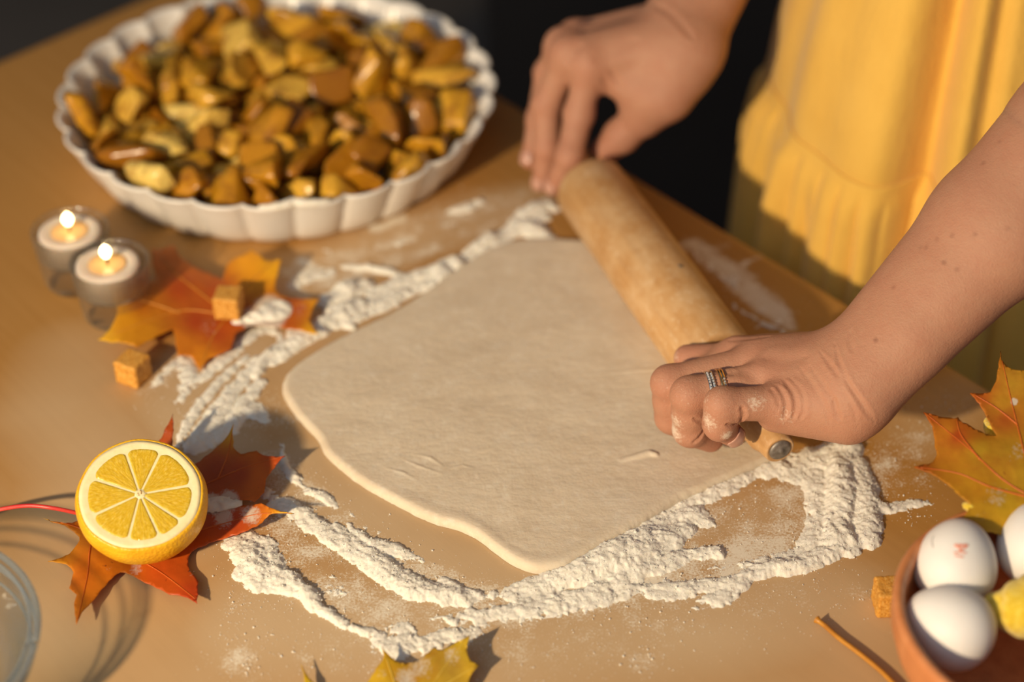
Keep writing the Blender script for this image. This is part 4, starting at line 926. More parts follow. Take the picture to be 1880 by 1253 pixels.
# yellow leaf cut off by the lower edge
maple('yellow maple leaf with a grey bloom cut off by the bottom edge', [
 (552, 1218, 6), (560, 1234, 5), (575, 1253, 4), (590, 1285, 3), (612, 1318, 2), (640, 1300, 2), (660, 1275, 3), (675, 1253, 4), (690, 1228, 6), (705, 1205, 8), (703, 1196, 9), (701, 1187, 10), (709, 1198, 8), (717, 1206, 7), (726, 1213, 6), (736, 1218, 6), (763, 1215, 6), (780, 1202, 7), (797, 1189, 8), (804, 1193, 8), (813, 1194, 8), (827, 1186, 10), (840, 1178, 11), (863, 1166, 14), (859, 1180, 12), (857, 1193, 11), (859, 1203, 10), (863, 1213, 10), (880, 1222, 11), (872, 1230, 9), (866, 1237, 8), (861, 1254, 6), (850, 1290, 4), (830, 1330, 3), (880, 1330, 5), (920, 1320, 8), (905, 1350, 5), (900, 1380, 4), (850, 1400, 3), (790, 1420, 2), (740, 1425, 2), (690, 1415, 2), (640, 1410, 3), (580, 1400, 6), (600, 1380, 4), (590, 1350, 5), (560, 1330, 8), (575, 1300, 5), (560, 1260, 5)],
 [(760, 1260, 3), (740, 1330, 1.5), (700, 1360, 1.5)],
 [[(740, 1420), (770, 1320), (800, 1250), (855, 1175)], [(740, 1420), (690, 1340), (600, 1300), (556, 1225)], [(760, 1340), (730, 1270), (708, 1205)], [(785, 1280), (830, 1250), (872, 1225)]],
 [(740, 1422, 2), (730, 1480, 4), (700, 1560, 6)],
 [(760, 1235, (.60, .36, .02)), (800, 1210, (.56, .35, .03)), (855, 1180, (.72, .50, .03)), (720, 1215, (.70, .44, .02)), (690, 1245, (.76, .50, .03)), (830, 1220, (.50, .31, .04)), (560, 1230, (.76, .52, .02)), (750, 1350, (.66, .42, .02)), (870, 1225, (.70, .46, .03))],
 [(770, 1225, 40, .42), (830, 1205, 30, .4), (745, 1245, 30, .5), (700, 1240, 20, .35)], 'vein_yellow', 'stalk_orange', 6, 3)
# leaf standing in the egg bowl
maple('large orange yellow maple leaf standing behind the eggs', [
 (1836, 645, 92), (1838, 660, 90), (1848, 672, 88), (1858, 678, 88), (1868, 680, 88), (1882, 680, 88), (1900, 668, 90), (1935, 655, 92), (1925, 690, 86), (1940, 740, 80), (1990, 760, 80), (1960, 800, 74), (1955, 850, 66), (1990, 880, 64), (1940, 920, 64), (1930, 970, 56), (1880, 985, 52), (1840, 985, 53), (1800, 975, 57), (1766, 953, 62), (1783, 929, 64), (1770, 917, 65), (1754, 904, 65), (1738, 888, 65), (1720, 875, 66), (1700, 866, 66), (1678, 858, 66), (1695, 853, 66), (1712, 849, 63), (1717, 842, 64), (1720, 835, 65), (1716, 820, 67), (1716, 808, 68), (1714, 795, 70), (1712, 782, 71), (1704, 770, 73), (1695, 757, 75), (1712, 761, 74), (1730, 766, 73), (1745, 767, 73), (1752, 769, 73), (1759, 766, 74), (1762, 771, 73), (1780, 781, 73), (1803, 793, 72), (1816, 798, 72), (1830, 801, 72), (1822, 788, 74), (1817, 775, 75), (1811, 764, 77), (1804, 752, 78), (1793, 737, 80), (1781, 722, 82), (1800, 723, 82), (1818, 721, 82), (1825, 707, 84), (1830, 693, 86), (1833, 668, 89)],
 [(1800, 860, 68), (1860, 800, 73), (1850, 900, 64), (1860, 730, 80)],
 [[(1905, 920), (1840, 880), (1780, 825), (1702, 762)], [(1895, 915), (1820, 895), (1760, 870), (1690, 859)], [(1900, 915), (1880, 830), (1860, 750), (1838, 655)], [(1800, 845), (1765, 800), (1757, 772)], [(1868, 780), (1830, 750), (1790, 726)]],
 None,
 [(1838, 655, (.58, .20, .015)), (1860, 700, (.60, .34, .025)), (1800, 727, (.62, .15, .015)), (1840, 740, (.62, .32, .02)), (1705, 765, (.56, .14, .012)), (1740, 790, (.62, .24, .016)), (1730, 830, (.58, .25, .015)), (1690, 859, (.48, .12, .012)), (1760, 850, (.62, .30, .015)), (1800, 830, (.58, .34, .02)), (1850, 830, (.56, .32, .02)), (1800, 900, (.66, .32, .014)), (1850, 930, (.60, .36, .016)), (1880, 880, (.56, .32, .018)), (1845, 770, (.48, .12, .012)), (1757, 800, (.50, .08, .010)), (1790, 940, (.66, .38, .02)), (1770, 770, (.55, .14, .012))],
 [(1862, 738, 8, .9), (1870, 830, 30, .35), (1830, 912, 40, .35), (1800, 950, 20, .3)], 'vein_red', None, 6, 4, wav=.0008)
# leaf whose stalk reaches out in front of the bowl; its blade lies below the frame
maple('fallen maple leaf with a long orange stalk in front of the egg bowl', [
 (1690, 1330, 2), (1740, 1310, 4), (1770, 1335, 3), (1830, 1330, 5), (1815, 1365, 3), (1850, 1400, 6), (1790, 1410, 2), (1760, 1450, 3), (1735, 1420, 2), (1690, 1440, 4), (1690, 1400, 2), (1640, 1390, 4), (1668, 1360, 2)],
 [(1740, 1370, 1)], [[(1695, 1335), (1740, 1370), (1830, 1395)], [(1695, 1335), (1730, 1390), (1755, 1440)]],
 [(1692, 1333, 3), (1660, 1280, 3), (1625, 1240, 3), (1580, 1202, 3), (1540, 1172, 3), (1515, 1150, 3), (1499, 1138, 3)],
 [(1740, 1370, (.66, .36, .02)), (1830, 1390, (.60, .2, .012))], (), 'vein_orange', 'stalk_orange', 8, 5, .0012)
# flour spilt on the leaf by the candles
V = []; Fc = []
def heap(px, py, z, rx, ry, h, rot, seed):
    n = 34; b = len(V); c = at(px, py, z)
    for i in range(n):
        for j in range(n):
            u, w = i / (n - 1) * 2 - 1, j / (n - 1) * 2 - 1
            x, y = u * rx, w * ry
            nz = fbm(np.array([c.x + x]), np.array([c.y + y]), 260, 3, seed)[0]
            hh = h * max(0, 1 - (u * u + w * w) ** 1.2) ** .6 * (.5 + nz) - .0003 - (.0004 if nz < .4 else 0)
            V.append((c.x + x * math.cos(rot) - y * math.sin(rot), c.y + x * math.sin(rot) + y * math.cos(rot), z + max(hh, -.0008)))
    for i in range(n - 1):
        for j in range(n - 1):
            k = [b + i * n + j, b + (i + 1) * n + j, b + (i + 1) * n + j + 1, b + i * n + j + 1]
            if max(V[t][2] for t in k) > z: Fc.append(k)
heap(505, 570, .0085, .0105, .0095, .0030, .5, 61); heap(470, 584, .0075, .0075, .0045, .0036, .2, 62); heap(440, 590, .0072, .005, .003, .002, .3, 63); heap(405, 926, .0068, .011, .006, .0022, .1, 64)
tag(link('flour_on_leaf', mesh('flour_on_leaf', V, Fc), None, M['flour']), 'small heap of flour spilt on the orange maple leaf', 'flour', kind='stuff')

# ================================================================ YELLOW CLOTH by the eggs
m = Mat('yellow_terry', .9, .1, Sheen_Weight=.4); v = m.coord('Object')
m.base(m.ramp(m.noise(v, 420, 3, .7), [(.3, (.70, .44, .015)), (.55, (.86, .62, .05)), (.75, (.92, .78, .22))])); m.bump(m.noise(v, 800, 3, .7), .8, .0016); M['terry'] = m.m
cl = tag(empty('yellow_cloth', BC + Vector((.03, .0, .006))), 'fuzzy yellow cloth tucked between the eggs and the leaf', 'cloth')
def cloth_lump(name, rows, r_j, seed):
    P = [at(a, b, c * .001) for a, b, c, r in rows]; Q = catmull([(*p, r[3] * .001) for p, r in zip(P, rows)], 8)
    V, Fc = tube_data([q[:3] for q in Q], [max(.0003, q[3]) for q in Q], 26)
    V = [tuple(Vector(p) + Vector((mnoise.noise(Vector(p) * 220), mnoise.noise(Vector(p) * 220 + Vector((9, 0, 0))), mnoise.noise(Vector(p) * 220 + Vector((0, 9, 0))))) * r_j) for p in V]
    child_at_world(link(name, mesh(name, V, Fc), None, M['terry']), cl)
cloth_lump('cloth_fold', [(1806, 1108, 46, 1.0), (1822, 1112, 47, 6), (1845, 1118, 48, 10), (1880, 1118, 50, 14), (1930, 1110, 50, 16), (1985, 1100, 50, 15), (2010, 1095, 48, 3)], .0016, 1)
cloth_lump('cloth_corner', [(1767, 924, 62, .6), (1776, 930, 62, 2.2), (1792, 938, 60, 3.4), (1830, 950, 54, 4), (1880, 965, 48, 5), (1920, 985, 42, 3)], .0010, 2)
cloth_lump('cloth_edge', [(1812, 768, 68, .6), (1816, 780, 67, 2.4), (1822, 792, 66, 3.6), (1850, 806, 63, 4), (1900, 830, 56, 4), (1930, 900, 45, 5), (1925, 985, 33, 5)], .0010, 3)

# ================================================================ ROLLING PIN
m = Mat('worn_pin_wood', .5, .35)
PA, PB = at(1083, 345, .0268), at(1320, 672, .0268)
pd = (PB - PA).normalized(); pq = pd.to_track_quat('Z', 'Y'); PL = (PB - PA).length
v = m.coord('Object'); mp = m.node('ShaderNodeMapping'); mp.inputs['Scale'].default_value = (140, 140, 12); m.link(v, mp.inputs['Vector'])
g = m.noise(mp.outputs['Vector'], 1.4, 5, .6)
c = m.ramp(g, [(.25, (.42, .22, .082)), (.5, (.52, .29, .115)), (.8, (.60, .36, .16))])
c = m.mix(m.ramp(m.noise(v, 38, 4, .6), [(.42, (0, 0, 0)), (.7, (.75, .75, .75))]), c, (.66, .46, .26))
c = m.mix(m.ramp(m.noise(v, 300, 4, .7), [(.55, (0, 0, 0)), (.72, (.5, .5, .5))]), c, (.74, .60, .42)); m.base(c)
m.bump(g, .15, .0005); M['pin'] = m.m
pin = tag(empty('rolling_pin', PA, pq), 'worn wooden rolling pin pressed on the dough by both hands', 'rolling pin')
R0 = .0222
link('roller', lathe('roller', [(0, 0), (.0195, 0), (R0 - .0012, .0007), (R0, .0028), (R0 + .0002, PL * .5), (R0, PL - .0025), (R0 - .001, PL - .0006), (.0200, PL), (.0105, PL), (.010, PL - .004), (0, PL - .004)], 96), pin, M['pin'])
HB = (at(1440, 825, .0268) - PA).length
hp = [(0, PL - .002), (.0088, PL - .002), (.0090, PL + .004), (.0105, PL + .012), (.0122, PL + .028), (.0126, PL + .044), (.0112, PL + .060), (.0092, HB - .008), (.0086, HB - .003), (.0080, HB - .0006), (.0072, HB), (.0064, HB - .0005), (0, HB - .0005)]
link('handle', lathe('handle', hp, 48), pin, M['pin'])
link('handle', lathe('handle', [(r, PL - z) for r, z in hp[::-1]], 48), pin, M['pin'])
m = Mat('old_metal', .55, .5, Metallic=.6); v = m.coord('Object'); m.base(m.ramp(m.noise(v, 260, 4), [(.3, (.17, .15, .13)), (.7, (.34, .31, .28))])); M['bolt'] = m.m
bolt = link('axle_end', lathe('axle_end', [(0, HB + .0016), (.0012, HB + .0016), (.0016, HB + .0008), (.0046, HB + .0010), (.0058, HB + .0004), (.0062, HB - .001), (0, HB - .001)][::-1], 32), pin, M['bolt'])
tag(bolt, 'grey metal axle end')
p = pq.inverted() @ (at(1246, 501, .044) - PA)
tag(link('wood_knot', lathe('wood_knot', [(0, .0002), (.0014, .0002), (.0019, -.0003), (0, -.0006)], 16), pin, M['bolt']), 'small dark knot')
kn = pin.children[-1]; rad = Vector((p.x, p.y, 0)).normalized(); kn.location = Vector((rad.x * (R0 + .0001), rad.y * (R0 + .0001), p.z)); kn.rotation_mode = 'QUATERNION'; kn.rotation_quaternion = rad.to_track_quat('Z', 'Y')

# ================================================================ PERSON
def smin(a, b, k):
    h = np.maximum(k - np.abs(a - b), 0) / k
    return np.minimum(a, b) - h * h * k * .25
class Sdf:
    def __init__(s, lo, hi, h):
        s.lo = np.array(lo, float); s.h = h
        s.n = np.ceil((np.array(hi) - s.lo) / h).astype(int) + 1
        s.ax = [s.lo[i] + h * np.arange(s.n[i]) for i in range(3)]
        s.far = .02
    def blank(s): return np.full(s.n, s.far, np.float32)
    def cone(s, F, p0, p1, r0, r1, k, flat=None):
        """rounded cone blended into F; only evaluated near itself"""
        p0 = np.array(p0, float); p1 = np.array(p1, float); m = max(r0, r1) + s.far
        i0 = np.maximum(((np.minimum(p0, p1) - m - s.lo) / s.h).astype(int), 0)
        i1 = np.minimum(((np.maximum(p0, p1) + m - s.lo) / s.h).astype(int) + 2, s.n)
        if (i1 <= i0).any(): return
        x = s.ax[0][i0[0]:i1[0], None, None] - p0[0]; y = s.ax[1][None, i0[1]:i1[1], None] - p0[1]; z = s.ax[2][None, None, i0[2]:i1[2]] - p0[2]
        d = p1 - p0; L = max(d @ d, 1e-12)
        t = np.clip((x * d[0] + y * d[1] + z * d[2]) / L, 0, 1)
        q = np.sqrt((x - t * d[0]) ** 2 + (y - t * d[1]) ** 2 + (z - t * d[2]) ** 2) - (r0 + (r1 - r0) * t)
        sl = tuple(slice(a, b) for a, b in zip(i0, i1))
        F[sl] = smin(F[sl], q.astype(np.float32), k)
    def surface(s, F):
        """naive surface nets: smooth quad mesh of the zero level"""
        ins = F < 0
        c = ins[:-1, :-1, :-1].astype(np.int8)
        tot = np.zeros_like(c)
        offs = [(a, b, d) for a in (0, 1) for b in (0, 1) for d in (0, 1)]
        N = s.n
        for a, b, d in offs: tot += ins[a:N[0] - 1 + a, b:N[1] - 1 + b, d:N[2] - 1 + d]
        act = np.argwhere((tot > 0) & (tot < 8))
        vid = np.full(tot.shape, -1, np.int32); vid[tuple(act.T)] = np.arange(len(act))
        val = {o: F[act[:, 0] + o[0], act[:, 1] + o[1], act[:, 2] + o[2]] for o in offs}
        acc = np.zeros((len(act), 3)); cnt = np.zeros(len(act))
        for o in offs:
            for ax in range(3):
                if o[ax]: continue
                o2 = list(o); o2[ax] = 1; o2 = tuple(o2)
                a, b = val[o], val[o2]; mk = (a < 0) != (b < 0)
                t = np.where(mk, a / np.where(mk, a - b, 1), 0)
                for j in range(3): acc[:, j] += np.where(mk, o[j] + (t if j == ax else 0), 0)
                cnt += mk
        V = s.lo + (act + acc / cnt[:, None]) * s.h
        Q = []
        for ax in range(3):
            b, d = (ax + 1) % 3, (ax + 2) % 3
            sl0 = [slice(1, N[i] - 1) for i in range(3)]; sl0[ax] = slice(0, N[ax] - 1)
            sl1 = list(sl0); sl1[ax] = slice(1, N[ax])
            A, B = ins[tuple(sl0)], ins[tuple(sl1)]
            e = np.argwhere(A != B); fl = A[tuple(e.T)]
            st = np.array([sl0[i].start for i in range(3)]); e = e + st
            def cell(db, dd):
                q = e.copy(); q[:, b] -= db; q[:, d] -= dd
                return vid[tuple(q.T)]
            q = np.stack([cell(0, 0), cell(1, 0), cell(1, 1), cell(0, 1)], -1)
            q[~fl] = q[~fl][:, ::-1]
            Q.append(q)
        Q = np.concatenate(Q); Q = Q[(Q >= 0).all(1)]
        return V, Q[:, :]
def relax(V, Q, it=2, lam=.5):
    for _ in range(it):
        S = np.zeros_like(V); C = np.zeros(len(V))
        for a, b in ((0, 1), (1, 2), (2, 3), (3, 0)):
            np.add.at(S, Q[:, a], V[Q[:, b]]); np.add.at(C, Q[:, a], 1)
            np.add.at(S, Q[:, b], V[Q[:, a]]); np.add.at(C, Q[:, b], 1)
        V = V + lam * (S / np.maximum(C, 1)[:, None] - V)
    return V
def P3(t): return np.array(at(t[0], t[1], t[2] * .001)[:])

# ---- left hand and forearm (nearer to the camera, pressing the near handle)
LW = np.array(at(1572, 694, .070)[:])
LFd = np.array(at(1900, 330, .155)[:]) - LW; LFd /= np.linalg.norm(LFd)
LEL = LW + LFd * .235
HANDL = dict(
 thumb=[(1500, 662, 60, 11), (1412, 657, 49, 10.6), (1338, 661, 45, 9.2), (1262, 658, 41, 7.6)],
 index=[(1354, 654, 51, 9.6), (1280, 698, 41, 8.8), (1270, 742, 25, 8.0), (1288, 760, 15, 7.0)],
 middle=[(1390, 667, 58, 9.8), (1229, 704, 50, 9.2), (1234, 766, 27, 8.6), (1268, 794, 15, 7.4)],
 ring=[(1414, 697, 60, 9.6), (1266, 726, 55, 9.4), (1268, 789, 31, 8.8), (1304, 806, 19, 7.4)],
 little=[(1434, 741, 60, 9.0), (1326, 743, 62, 8.6), (1321, 781, 49, 7.6), (1342, 797, 40, 6.6)])
def build_left():
    S = Sdf((.058, -.190, -.002), (.329, .000, .218), .00097)
    fingers = {}
    for nm, ch in HANDL.items():
        F = S.blank(); P = [P3(c) for c in ch]
        for j in range(len(ch) - 1):
            r0, r1 = ch[j][3] * .001, ch[j + 1][3] * .001
            S.cone(F, P[j], P[j + 1], r0 * (.97 if j else 1), r1 * .97, .0015)
            if j < len(ch) - 2 and nm != 'thumb': S.cone(F, P[j + 1], P[j + 1], r1 * 1.01, r1 * 1.01, .004)      # knuckle
        if nm in ('middle', 'ring', 'little'):     # pad of the middle phalanx
            a, b = P[1], P[2]; mid = (a + b) / 2; S.cone(F, mid, mid, ch[2][3] * .00104, ch[2][3] * .00104, .004)
        fingers[nm] = F
    B = S.blank()
    wr = dict(index=(1548, 656, 72), middle=(1562, 678, 74), ring=(1572, 705, 72), little=(1576, 735, 66))
    for nm in ('index', 'middle', 'ring', 'little'):
        c = HANDL[nm][0]; S.cone(B, P3(c), P3(wr[nm]), c[3] * .001, .0118, .012)
    S.cone(B, P3((1424, 761, 50)), P3((1556, 764, 56)), .0088, .0145, .012)       # hypothenar
    S.cone(B, P3((1455, 690, 44)), P3((1550, 700, 58)), .012, .016, .012)         # palm
    S.cone(B, P3((1412, 657, 48)), P3((1540, 668, 62)), .0095, .014, .012)        # thenar
    # wrist and forearm
    Wn = LW; u = np.cross(LFd, [0, 0, 1.]); u /= np.linalg.norm(u); w = np.cross(u, LFd)
    for off, r0, rm, r1 in ((.0105, .0150, .0245, .031), (-.0105, .0165, .0250, .031), (0, .0170, .0270, .033)):
        a = Wn + u * off; mm_ = Wn + LFd * .10 + u * off * .95 - w * .004; e = LEL + u * off * .8
        r1 = rm + (r1 - rm) * .52; e = mm_ + (e - mm_) * .52
        S.cone(B, a, mm_, r0, rm, .012); S.cone(B, mm_, e, rm, r1, .012)
    S.cone(B, P3((1565, 725, 64)), Wn + LFd * .03 + u * .008, .0150, .0150, .012)
    tb = fingers.pop('thumb'); B = smin(B, tb, .007)
    FF = None
    for nm in ('index', 'middle', 'ring', 'little'):
        FF = fingers[nm] if FF is None else smin(FF, fingers[nm], .0011)
    return S, smin(B, FF, .0042)
S_, F_ = build_left()
LV, LQ = S_.surface(F_); LV = relax(LV, LQ, 2)

# ---- right hand (farther away, fingers draped over the far handle)
RW = np.array(at(1258, 58, .104)[:])
HANDR = dict(
 thumb=[(1225, 178, 76, 13.5), (1180, 213, 60, 12.5), (1140, 250, 45, 10.6), (1110, 277, 36, 9.0)],
 index=[(1083, 120, 92, 9.6), (1063, 210, 63, 9.2), (1046, 288, 43, 8.4), (1020, 341, 20, 6.8)],
 middle=[(1044, 98, 95, 9.8), (1003, 192, 61, 9.2), (1004, 272, 36, 8.4), (996, 334, 13, 6.8)],
 ring=[(1034, 84, 88, 9.6), (1006, 134, 66, 8.6), (990, 220, 40, 8.0), (975, 293, 20, 6.8)],
 little=[(1056, 68, 74, 9.0), (1022, 112, 54, 8.0), (1008, 180, 38, 7.2), (1004, 240, 24, 6.4)])
RSh = np.array([.168, .327, .49])
REL = np.array([.192, .372, .235])
RFd = (REL - RW) / np.linalg.norm(REL - RW)
def build_right():
    S = Sdf((-.005, .080, -.004), (.250, .420, .285), .0013)
    fingers = {}
    for nm, ch in HANDR.items():
        F = S.blank(); P = [P3(c) for c in ch]
        for j in range(len(ch) - 1):
            r0, r1 = ch[j][3] * .001, ch[j + 1][3] * .001
            S.cone(F, P[j], P[j + 1], r0 * .97, r1 * .97, .0015)
            if j < len(ch) - 2: S.cone(F, P[j + 1], P[j + 1], r1 * 1.05, r1 * 1.05, .004)
        fingers[nm] = F
    B = S.blank()
    wr = dict(index=(1235, 84, 102), middle=(1238, 62, 106), ring=(1238, 45, 104), little=(1242, 32, 96))
    for nm in ('index', 'middle', 'ring', 'little'):
        c = HANDR[nm][0]; S.cone(B, P3(c), P3(wr[nm]), c[3] * .00104, .0128, .012)
        S.cone(B, P3(c), P3(c), c[3] * .00112, c[3] * .00112, .006)
    S.cone(B, P3((1085, 120, 74)), P3((1215, 95, 86)), .012, .018, .012)
    S.cone(B, P3((1130, 130, 82)), P3((1230, 110, 92)), .012, .020, .012)
    S.cone(B, P3((1225, 176, 76)), P3((1272, 100, 98)), .0150, .0190, .014)
    S.cone(B, P3((1178, 185, 70)), P3((1235, 120, 90)), .0110, .0180, .014)
    S.cone(B, P3((1092, 128, 86)), P3((1195, 178, 76)), .0075, .0110, .010)         # web to the thumb
    u = np.cross(RFd, [0, 0, 1.]); u /= np.linalg.norm(u); w = np.cross(u, RFd)
    for off, r0, rm, r1 in ((.0100, .0160, .0250, .031), (-.0100, .0160, .0250, .031), (0, .0165, .0270, .033)):
        a = RW + u * off; mm_ = RW + RFd * .10 + u * off; e = REL + u * off * .8
        S.cone(B, a, mm_, r0, rm, .012); S.cone(B, mm_, e, rm, r1, .012)
    tb = fingers.pop('thumb'); B = smin(B, tb, .008)
    FF = None
    for nm in ('index', 'middle', 'ring', 'little'):
        FF = fingers[nm] if FF is None else smin(FF, fingers[nm], .0012)
    return S, smin(B, FF, .007)
S_, F_ = build_right()
RV, RQ = S_.surface(F_); RV = relax(RV, RQ, 2)

# ---- upper arms, shoulders, trunk and legs (coarser; under the dress or out of the picture)
BCN = np.array([.284, .190, 0]); ed = np.array(ED[:]); en = np.array(EN[:])
LSh = np.array([.392, .074, .49])
S_ = Sdf((.05, -.10, -.74), (.60, .48, .66), .007); S_.far = .05
B = S_.blank()
u_ = np.cross(LFd, [0, 0, 1.]); u_ /= np.linalg.norm(u_); w_ = np.cross(u_, LFd)
for off, rm, r1 in ((.0105, .0245, .031), (-.0105, .0250, .031), (0, .0270, .033)):
    m0 = LW + LFd * .10 + u_ * off * .95 - w_ * .004; e0 = LEL + u_ * off * .8
    S_.cone(B, m0 + (e0 - m0) * .2, m0 + (e0 - m0) * .45, rm - .0010, rm + (r1 - rm) * .45 - .0008, .012)
    S_.cone(B, m0 + (e0 - m0) * .45, e0, rm + (r1 - rm) * .45 - .0008, r1, .012)
for a, b, r0, r1, k in ((LEL, LSh, .036, .046, .02), (REL - RFd * .025, REL, .030, .036, .02), (REL, RSh, .036, .046, .02),
        (LSh, RSh, .05, .05, .05), (BCN + ed * .07 + [0, 0, .44], BCN - ed * .07 + [0, 0, .44], .060, .060, .05), (BCN + [0, 0, .40], BCN + [0, 0, .15], .065, .065, .05),
        (BCN + ed * .03 + [0, 0, .05], BCN - ed * .03 + [0, 0, .05], .065, .065, .05), (BCN + ed * .07, BCN + ed * .07 + [0, 0, -.36], .050, .045, .03), (BCN - ed * .07, BCN - ed * .07 + [0, 0, -.36], .050, .045, .03),
        (BCN + ed * .07 + [0, 0, -.36], BCN + ed * .07 + [0, 0, -.68], .050, .034, .02), (BCN - ed * .07 + [0, 0, -.36], BCN - ed * .07 + [0, 0, -.68], .050, .034, .02),
        (BCN + ed * .07 + [0, 0, -.715], BCN + ed * .07 - en * .09 + [0, 0, -.725], .028, .022, .02), (BCN - ed * .07 + [0, 0, -.715], BCN - ed * .07 - en * .09 + [0, 0, -.725], .028, .022, .02),
        (BCN + [0, 0, .50], BCN + [0, 0, .60], .050, .046, .03)):
    S_.cone(B, a, b, r0, r1, k)
TV_, TQ_ = S_.surface(B); TV_ = relax(TV_, TQ_, 1); TV_[:, 2] = np.maximum(TV_[:, 2], ZF + .0005)
sel = []
def nearpt(V, p, r): return np.clip(1 - np.linalg.norm(V - p, axis=1) / r, 0, 1)
def skin_color(V, hand, base, fine=True):
    c = np.tile(np.array(base), (len(V), 1))
    red = np.zeros(len(V)); fl_ = np.zeros(len(V))
    for nm, ch in hand.items():
        for j, q in enumerate(ch):
            red = np.maximum(red, nearpt(V, P3(q), q[3] * .0022) * (.5 if j < 3 else .9))
            if j == 1 and nm != 'thumb': fl_ = np.maximum(fl_, nearpt(V, P3(q), .019) * .5)
    red += .35 * (fbm(V[:, 0], V[:, 1] + V[:, 2], 45, 4, 71) - .5)
    c = c * (1 - np.clip(red, 0, 1)[:, None] * np.array([.02, .22, .22]))
    return np.clip(c, 0, 1), fl_
BASE = (.455, .238, .152)
cl_, fl_l = skin_color(LV, HANDL, BASE)
cr_, fl_r = skin_color(RV, HANDR, BASE)
# real creases of the skin, pressed in along lines over the surface
def crease(V, Q, lines):
    me = mesh('tmp', V, Q); nrm = np.zeros(len(V) * 3, np.float32); me.vertices.foreach_get('normal', nrm); nrm = nrm.reshape(-1, 3)
    tr = bvhtree.BVHTree.FromPolygons([Vector(v) for v in V], Q.tolist())
    D = np.zeros(len(V))
    for pts, w, dpt in lines:
        L = []
        for a, b in catmull(pts, 10):
            h = tr.ray_cast(CAM, (at(a, b, 0) - CAM).normalized())
            if h[0] is not None: L.append(np.array(h[0][:]))
        if len(L) < 2: continue
        L = np.array(L); lo, hi = L.min(0) - .006, L.max(0) + .006
        ids = np.where(((V > lo) & (V < hi)).all(1))[0]
        best = np.full(len(ids), 9.0)
        for i, p in enumerate(L):
            e = min(1, min(i, len(L) - 1 - i) / (len(L) * .25) + .15)
            best = np.minimum(best, np.linalg.norm(V[ids] - p, axis=1) / max(e, .2))
        prof = -dpt * np.exp(-(best / w) ** 2) + dpt * .35 * np.exp(-((best - 2.0 * w) / (w * .9)) ** 2)
        D[ids] += prof * .001
    bpy.data.meshes.remove(me)
    return V + nrm * D[:, None]
def cz(L, ox=1150, oy=550, s=3.58): return [(ox + a / s, oy + b / s) for a, b in L]
LCR = [
 (cz([(985, 560), (1035, 640), (1050, 720), (1035, 800)]), .0013, .9), (cz([(940, 580), (990, 640), (1010, 720)]), .0011, .5),
 (cz([(1030, 530), (1095, 610), (1115, 700), (1090, 790)]), .0014, .9), (cz([(1080, 520), (1150, 620), (1160, 720), (1135, 790)]), .0013, .6),
 (cz([(1260, 330), (1340, 430), (1450, 560), (1540, 690), (1600, 800)]), .0012, .55), (cz([(1370, 280), (1400, 420), (1480, 580), (1580, 720), (1640, 830)]), .0011, .6),
 (cz([(1200, 430), (1300, 570), (1380, 700), (1420, 830)]), .0011, .35), (cz([(1120, 420), (1220, 560), (1310, 720), (1340, 840)]), .0011, .3), (cz([(1290, 360), (1400, 540), (1480, 700), (1520, 830)]), .0011, .3),
 (cz([(1370, 640), (1370, 720), (1400, 800)]), .0013, .5), (cz([(1480, 190), (1470, 280), (1490, 350)]), .0012, .4),
 (cz([(650, 820), (710, 828), (760, 790)]), .0010, 1.1), (cz([(430, 950), (480, 910), (515, 840)]), .0009, .9), (cz([(435, 780), (480, 805), (515, 812)]), .0009, 1.0),
 (cz([(755, 700), (770, 760), (750, 800)]), .0011, .9), (cz([(660, 270), (800, 260), (960, 240)]), .0016, .4), (cz([(700, 470), (800, 490), (900, 560)]), .0030, .7), (cz([(620, 480), (700, 490)]), .0020, .8),
 (cz([(330, 620), (345, 650), (335, 680)]), .0007, .3), (cz([(900, 380), (1040, 400), (1180, 380)]), .0035, .5)]
LV = crease(LV, LQ, LCR)
def dz(L): return [(900 + a / 3.132, b / 3.132) for a, b in L]
RV = crease(RV, RQ, [(dz([(690, 400), (730, 460), (770, 530)]), .0016, .8), (dz([(640, 440), (670, 490), (690, 560)]), .0014, .7), (dz([(930, 20), (1050, 90), (1180, 240)]), .0022, .7), (dz([(600, 350), (700, 300), (850, 230)]), .004, .6), (dz([(430, 360), (470, 300), (520, 260)]), .003, .7)])
tc_ = np.tile(np.array(BASE), (len(TV_), 1))
# freckles on the near forearm
RF = random.Random(12)
spots = [(1608, 625, .9), (1790, 430, .5), (1805, 300, .6), (1733, 482, .7), (1700, 455, .5), (1690, 455, .4), (1748, 433, .5), (1640, 528, .5), (1757, 495, .5), (1720, 440, .4), (1835, 260, .4), (1850, 420, .4)]
trl = bvhtree.BVHTree.FromPolygons([Vector(v) for v in LV], LQ.tolist())
for px, py, s_ in spots:
    h = trl.ray_cast(CAM, (at(px, py, 0) - CAM).normalized())
    if h[0] is not None:
        k = nearpt(LV, np.array(h[0][:]), .0017) ** .7 * s_; cl_ *= 1 - k[:, None] * np.array([.55, .62, .62])
for px, py, r, s_ in ((1385, 742, .009, .62), (1398, 738, .007, .55), (1236, 790, .012, .9), (1240, 775, .010, .7), (1335, 800, .006, .9), (1300, 775, .010, .7), (1295, 735, .008, .5), (1440, 765, .012, .5), (1240, 655, .006, .6)):
    h = trl.ray_cast(CAM, (at(px, py, 0) - CAM).normalized())
    if h[0] is not None: fl_l = np.maximum(fl_l, nearpt(LV, np.array(h[0][:]), r) * s_)
V = np.concatenate([LV, RV, TV_]); Q = np.concatenate([LQ, RQ + len(LV), TQ_ + len(LV) + len(RV)])
me = mesh('body', V, Q[:, ::-1])
color_attr(me, 'tint', np.concatenate([cl_, cr_, tc_])); color_attr(me, 'dusting', np.concatenate([fl_l, fl_r, np.zeros(len(TV_))]))
